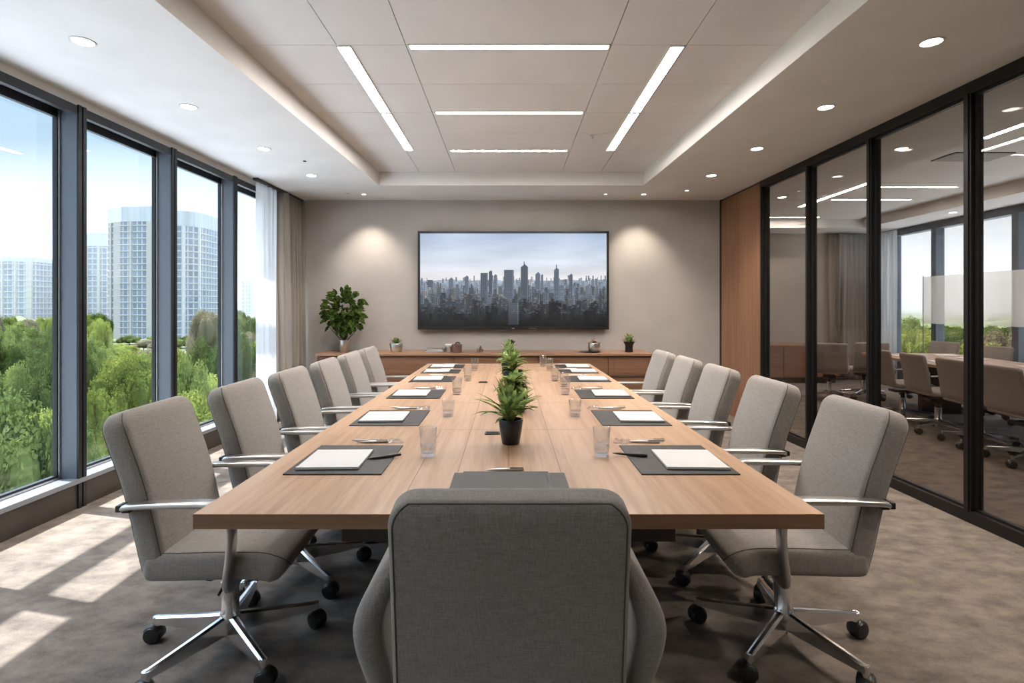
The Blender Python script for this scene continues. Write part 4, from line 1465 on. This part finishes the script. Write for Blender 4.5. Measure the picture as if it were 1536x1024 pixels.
def crown_mesh(name, seed, nblob, nleaf, mat, lsize):
    R = np.random.RandomState(seed)
    blobs = []
    for k in range(nblob):
        a = R.rand() * 2 * PI; rr = R.rand() ** .6 * .74
        blobs.append((math.cos(a) * rr, math.sin(a) * rr, .30 + R.rand() * .58 * (1 - rr * .5), R.uniform(.15, .30)))
    blobs += [(0, 0, .55, .42), (.2, .1, .5, .36), (-.2, -.1, .52, .36)]
    blobs = np.array(blobs)
    k = R.choice(len(blobs), nleaf, p=blobs[:, 3] ** 2 / (blobs[:, 3] ** 2).sum())
    d = R.normal(size=(nleaf, 3)); d /= np.linalg.norm(d, axis=1)[:, None]
    d[:, 2] = np.where(d[:, 2] < -.5, -d[:, 2], d[:, 2])
    c = blobs[k, :3] + d * blobs[k, 3:4] * R.uniform(.82, 1.08, (nleaf, 1))
    # leave out leaves buried in other blobs
    keep = np.ones(nleaf, bool)
    for b in blobs:
        keep &= (np.linalg.norm(c - b[:3], axis=1) > b[3] * .78)
    c = c[keep]; d = d[keep]; n = len(c)
    nrm = d + R.normal(size=(n, 3)) * .45; nrm /= np.linalg.norm(nrm, axis=1)[:, None]
    t1 = np.cross(nrm, R.normal(size=(n, 3))); t1 /= np.linalg.norm(t1, axis=1)[:, None]
    t2 = np.cross(nrm, t1)
    s = (lsize * R.uniform(.6, 1.4, (n, 1)))
    q = np.stack([c - t1 * s, c - t2 * s * .6, c + t1 * s, c + t2 * s * .6], 1).reshape(-1, 3)
    f = np.arange(n * 4).reshape(n, 4)
    verts = q.tolist(); faces = f.tolist()
    # solid leafy core so that no light shines straight through
    for b in blobs:
        o0 = len(verts)
        for i in range(7):
            for j in range(10):
                th_ = PI * (i + .5) / 7; ph_ = 2 * PI * j / 10
                rr = b[3] * .80
                verts.append([b[0] + rr * math.sin(th_) * math.cos(ph_), b[1] + rr * math.sin(th_) * math.sin(ph_), b[2] + rr * math.cos(th_)])
        for i in range(6):
            for j in range(10):
                faces.append([o0 + i * 10 + j, o0 + i * 10 + (j + 1) % 10, o0 + (i + 1) * 10 + (j + 1) % 10, o0 + (i + 1) * 10 + j])
    me = bpy.data.meshes.new(name); me.from_pydata(verts, [], faces); me.materials.append(mat); me.update()
    return me


CR = [crown_mesh('foliage', 11 + i, 34, 15000, M[('crown_a', 'crown_b', 'crown_a', 'crown_c', 'crown_b')[i]], .0185) for i in range(5)]
CK = ['bright green', 'deep green', 'bright green', 'olive brown', 'deep green']
tm = MB(); tm.tube([(0, 0, 0), (.01, .0, .25), (.0, .02, .5)], [.035, .025, .015], 8)
tm.tube([(.01, 0, .22), (.12, .05, .42)], [.014, .006], 6); tm.tube([(.01, 0, .2), (-.12, -.04, .40)], [.014, .006], 6)
trunk_o = tm.build('trunk', M['bark']); trunk_me = trunk_o.data
bpy.data.objects.remove(trunk_o)
RT = random.Random(77)


def tree(x, y, h, wd, kind, label, group):
    t = thing('tree', (x, y, GZ), label, 'tree', group, RT.uniform(0, 6.28))
    t.scale = (wd, wd, h)
    for nm_, me_ in (('foliage', CR[kind]), ('trunk', trunk_me)):
        o = bpy.data.objects.new(nm_, me_); C.objects.link(o); o.parent = t
    return t


placed = []


def try_place(x, y, rad):
    for (a, b, r) in placed:
        if (a - x) ** 2 + (b - y) ** 2 < ((r + rad) * .93) ** 2:
            return False
    placed.append((x, y, rad)); return True


zones = [  # ratio range, depth range, count, height range, zone wording
    ((-1.25, -.50), (20, 62), 60, (8.5, 11.5), 'close below the window wall'),
    ((-1.25, -.38), (60, 110), 55, (9, 13.2), 'in the park middle distance outside the windows'),
    ((-1.25, -.34), (110, 235), 90, (10, 15), 'in the far park in front of the towers'),
]
for (r0, r1), (d0, d1), cnt, (h0, h1), wd_ in zones:
    got = 0
    for _ in range(cnt * 12):
        if got >= cnt:
            break
        y = d0 + (d1 - d0) * RT.random() ** .8; x = RT.uniform(r0, r1) * y
        wd = RT.uniform(2.8, 5.6) * (1.15 if d0 > 100 else 1)
        hmax = 99
        if -.74 < x / y < -.565:
            hmax = 15.0 - .07 * y - (x / y + .65) ** 2 * 0
            hmax = max(hmax, 4.0)
        if any((p.x - x) ** 2 + (p.y - y) ** 2 < (wd * .8 + 3.5) ** 2 for p in prings):
            continue
        if x > -23 - (0 if y > 0 else 0) or (y < 62 and x > -39 and False) or not try_place(x, y, wd):
            continue
        k = RT.choice([0, 1, 2, 3, 4]) if d0 > 55 else RT.choice([0, 0, 2, 2, 1, 4])
        tree(x, y, min(hmax, RT.uniform(h0, h1)), wd, k, '%s tree crown %s' % (CK[k], wd_), '%s trees %s' % (CK[k], wd_))
        got += 1
got = 0
for _ in range(500):
    if got >= 34:
        break
    y = RT.uniform(32, 170); x = RT.uniform(.62, 1.15) * y
    wd = RT.uniform(4.5, 7)
    if not try_place(x, y, wd):
        continue
    k = RT.choice([0, 1, 2, 3, 4])
    tree(x, y, RT.uniform(9.5, 13), wd, k, '%s tree seen through the windows of the next room' % CK[k], '%s trees beyond the next room' % CK[k])
    got += 1


HOLES = [(-205, -140, 246, 286), (-250, -210, 285, 322), (-300, -248, 285, 322), (-212, -180, 408, 438), (-420, -390, 468, 500)]


def terrain(name, x0, x1, y0, y1, nx, ny, fz, mat):
    m = MB(); vs = []; fs = []
    for j in range(ny + 1):
        for i in range(nx + 1):
            x = x0 + (x1 - x0) * i / nx; y = y0 + (y1 - y0) * j / ny
            vs.append((x, y, fz(x, y)))
    for j in range(ny):
        for i in range(nx):
            a = j * (nx + 1) + i
            if any(h[0] < vs[a][0] < h[1] and h[2] < vs[a][1] < h[3] for h in HOLES):
                continue
            fs.append((a, a + 1, a + nx + 2, a + nx + 1))
    m.add(vs, fs)
    return m.build(name, mat, smooth=180)


def wood_z(x, y):
    n = mnoise.noise(Vector((x * .11, y * .11, 0))) + .6 * mnoise.noise(Vector((x * .25, y * .25, 3)))
    z = GZ + 8.5 + 3.2 * n
    if -.76 < x / y < -.55 and y < 262:
        z = GZ + 1.2 + 1.2 * n
    return z


o = terrain('woodland', -760, -70, 242, 620, 230, 110, wood_z, M['woodland'])
tag(o, 'distant woodland canopy around the towers', 'woodland'); o['kind'] = 'stuff'
o = terrain('woodland', 100, 760, 190, 620, 200, 120, wood_z, M['woodland'])
tag(o, 'distant woodland canopy beyond the next room', 'woodland'); o['kind'] = 'stuff'


def hill_z(x, y):
    f = min(1, max(0, (y - 560) / 500)) if y > 0 else 0
    return GZ + 5 + f * (26 + 22 * mnoise.noise(Vector((x * .0028, y * .0028, 1))) + 8 * mnoise.noise(Vector((x * .012, y * .012, 5))))


struct(terrain('hills', -2300, 1900, 560, 1500, 200, 40, hill_z, M['hills']))

# summer haze over the far park: a real, very thin volume
hm = bpy.data.materials.new('haze'); hm.use_nodes = True
ht = hm.node_tree; ht.nodes.remove(ht.nodes['Principled BSDF'])
hv = ht.nodes.new('ShaderNodeVolumeScatter')
hv.inputs['Color'].default_value = (0.90, 0.95, 1.0, 1); hv.inputs['Density'].default_value = 0.0024
ht.links.new(hv.outputs[0], ht.nodes['Material Output'].inputs['Volume'])
hb_ = MB(); hb_.box(-1400, 1400, 240, 1490, GZ + .1, 75)
o = hb_.build('haze', hm); tag(o, 'thin bluish haze hanging over the far park and towers', 'haze'); o['kind'] = 'stuff'

# towers
def facade(name, wallc, glassc, fh, bw):
    m, t, b = new_mat(name)
    L = t.links.new
    tcn = t.nodes.new('ShaderNodeTexCoord')
    br = t.nodes.new('ShaderNodeTexBrick')
    br.offset = 0.0
    br.inputs['Scale'].default_value = 1.0
    br.inputs['Brick Width'].default_value = bw
    br.inputs['Row Height'].default_value = fh
    br.inputs['Mortar Size'].default_value = 0.32
    br.inputs['Color1'].default_value = (*glassc, 1)
    br.inputs['Color2'].default_value = (*[c * 1.5 for c in glassc], 1)
    br.inputs['Mortar'].default_value = (*wallc, 1)
    L(tcn.outputs['UV'], br.inputs['Vector'])
    L(br.outputs['Color'], b.inputs['Base Color'])
    b.inputs['Roughness'].default_value = 0.5
    return m


M['facade_a'] = facade('tower_facade', (0.40, 0.40, 0.40), (0.12, 0.145, 0.18), 3.0, 2.4)
M['pier'] = simple('tower_pier', (0.42, 0.385, 0.34), 0.8)
M['slab'] = simple('balcony_slab', (0.50, 0.49, 0.48), 0.8)
M['crown_band'] = noisy('roof_parapet', (0.36, 0.37, 0.38), (0.48, 0.49, 0.50), .4, 0.8, stretch=(1, 1, .05))


def prism(name, pts, z0, z1, mat, parent, uv=False):
    n = len(pts)
    me = bpy.data.meshes.new(name)
    vs = [(p[0], p[1], z) for z in (z0, z1) for p in pts]
    fs = [(i, (i + 1) % n, n + (i + 1) % n, n + i) for i in range(n)] + [tuple(reversed(range(n))), tuple(n + i for i in range(n))]
    me.from_pydata(vs, [], fs)
    if uv:
        ul = me.uv_layers.new(name='uv')
        per = [0.0]
        for i in range(n):
            a, b = pts[i], pts[(i + 1) % n]
            per.append(per[-1] + math.hypot(a[0] - b[0], a[1] - b[1]))
        li = 0
        for i in range(n):
            for (uu, zz) in ((per[i], z0), (per[i + 1], z0), (per[i + 1], z1), (per[i], z1)):
                ul.data[li].uv = (uu, zz); li += 1
    me.materials.append(mat)
    o = bpy.data.objects.new(name, me); C.objects.link(o); o.parent = parent
    return o


def arc_pts(cx, cy, rx, ry, a0, a1, n):
    return [(cx + rx * math.cos(a0 + (a1 - a0) * k / n), cy + ry * math.sin(a0 + (a1 - a0) * k / n)) for k in range(n + 1)]


def grow(pts, k):
    cx = sum(p[0] for p in pts) / len(pts); cy = sum(p[1] for p in pts) / len(pts)
    return [(cx + (p[0] - cx) * k, cy + (p[1] - cy) * k) for p in pts]


def tower(loc, rot, shapes, label):
    t = thing('apartment_tower', (loc[0], loc[1], GZ), label, 'building', 'pale towers beyond the park', rot)
    for pts, top, step in shapes:
        prism('tower_body', pts, 0, top, M['facade_a'], t, True)
        prism('parapet', grow(pts, 1.015), top, top + 7.0 if top > 45 else top + 2.5, M['crown_band'], t)
        for k in range(len(pts) if len(pts) > 8 else 0):
            if k % 3 == 0 and pts[k][1] < 2:
                px_, py_ = grow(pts, 1.012)[k]
                prism('pier', [(px_ - .5, py_ - .5), (px_ + .5, py_ - .5), (px_ + .5, py_ + .5), (px_ - .5, py_ + .5)], 0, top, M['slab'], t)
        if len(pts) <= 6:
            for k in range(len(pts)):
                a_, b_ = pts[k], pts[(k + 1) % len(pts)]
                if a_[1] < 1 and b_[1] < 1:
                    nn = max(2, int(math.hypot(a_[0] - b_[0], a_[1] - b_[1]) / 7))
                    for q in range(nn):
                        f_ = (q + .5) / nn
                        px_, py_ = a_[0] + (b_[0] - a_[0]) * f_, a_[1] + (b_[1] - a_[1]) * f_ - .2
                        w_ = (1.6 if q % 2 else .45)
                        prism('pier', [(px_ - w_, py_ - .6), (px_ + w_, py_ - .6), (px_ + w_, py_ + .6), (px_ - w_, py_ + .6)], 0, top, M['pier'], t)
        g_ = grow(pts, 1.03)
        z = step * 2
        while z < top - .5:
            prism('floor_slab', g_, z, z + .35, M['slab'], t)
            z += step
    return t


# main tower: at y=260; px 162..303 ; left block and a drum on its right
def wx(px, y):
    return (px - 763) / F * y


H1 = CAMZ - GZ + (462 - 335) / F * 262
xa, xb, xc = wx(162, 262), wx(252, 262), wx(303, 262)
ox = (xa + xc) / 2
lb_ = [(xa - ox, 0), (xa - ox + 10, -5), (xb - ox + 1, -7), (xb - ox + 1, 16), (xa - ox, 16)]
rm = (xc - xb) / 2
dr_ = arc_pts((xb + xc) / 2 - ox - 1, 4, rm + 1, 11, PI, 2 * PI, 14) + [((xc) - ox, 16), (xb - ox - 2, 16)]
tw = tower((ox, 262), 0, [(lb_, H1, 3.0), (dr_, H1 - 2, 3.0)], 'tallest pale apartment tower with a rounded corner outside the windows')
prism('roof_house', [(-6, 0), (6, 0), (6, 8), (-6, 8)], H1 + 7, H1 + 9.5, M['crown_band'], tw)
H2 = CAMZ - GZ + (462 - 370) / F * 300
xa = wx(108, 300); xb = wx(166, 300)
tw2 = tower(((xa + xb) / 2, 300), 0, [([(-(xb - xa) / 2, -6), ((xb - xa) / 2, -3), ((xb - xa) / 2, 14), (-(xb - xa) / 2, 14)], H2, 3.0)],
            'lower pale tower just left of the tallest one outside the windows')
H3 = CAMZ - GZ + (462 - 394) / F * 300
xa = wx(-25, 300); xb = wx(64, 300)
tower(((xa + xb) / 2, 300), 0.0, [([(-(xb - xa) / 2, -6), (6, -9), ((xb - xa) / 2, -4), ((xb - xa) / 2, 14), (-(xb - xa) / 2, 14)], H3, 3.0)],
      'broad apartment block at the far left edge of the view')
H4 = CAMZ - GZ + (462 - 420) / F * 420
xa = wx(366, 420); xb = wx(392, 420)
tower(((xa + xb) / 2, 420), 0, [([(-(xb - xa) / 2, -4), ((xb - xa) / 2, -4), ((xb - xa) / 2, 10), (-(xb - xa) / 2, 10)], H4, 3.0)],
      'small faraway tower seen beside the white sheer curtain')
xa = wx(64, 480); xb = wx(88, 480)
tower(((xa + xb) / 2, 480), 0, [([(-(xb - xa) / 2, -4), ((xb - xa) / 2, -4), ((xb - xa) / 2, 10), (-(xb - xa) / 2, 10)], CAMZ - GZ + (462 - 443) / F * 480, 3.0)],
      'low faraway block right of the broad apartment block')
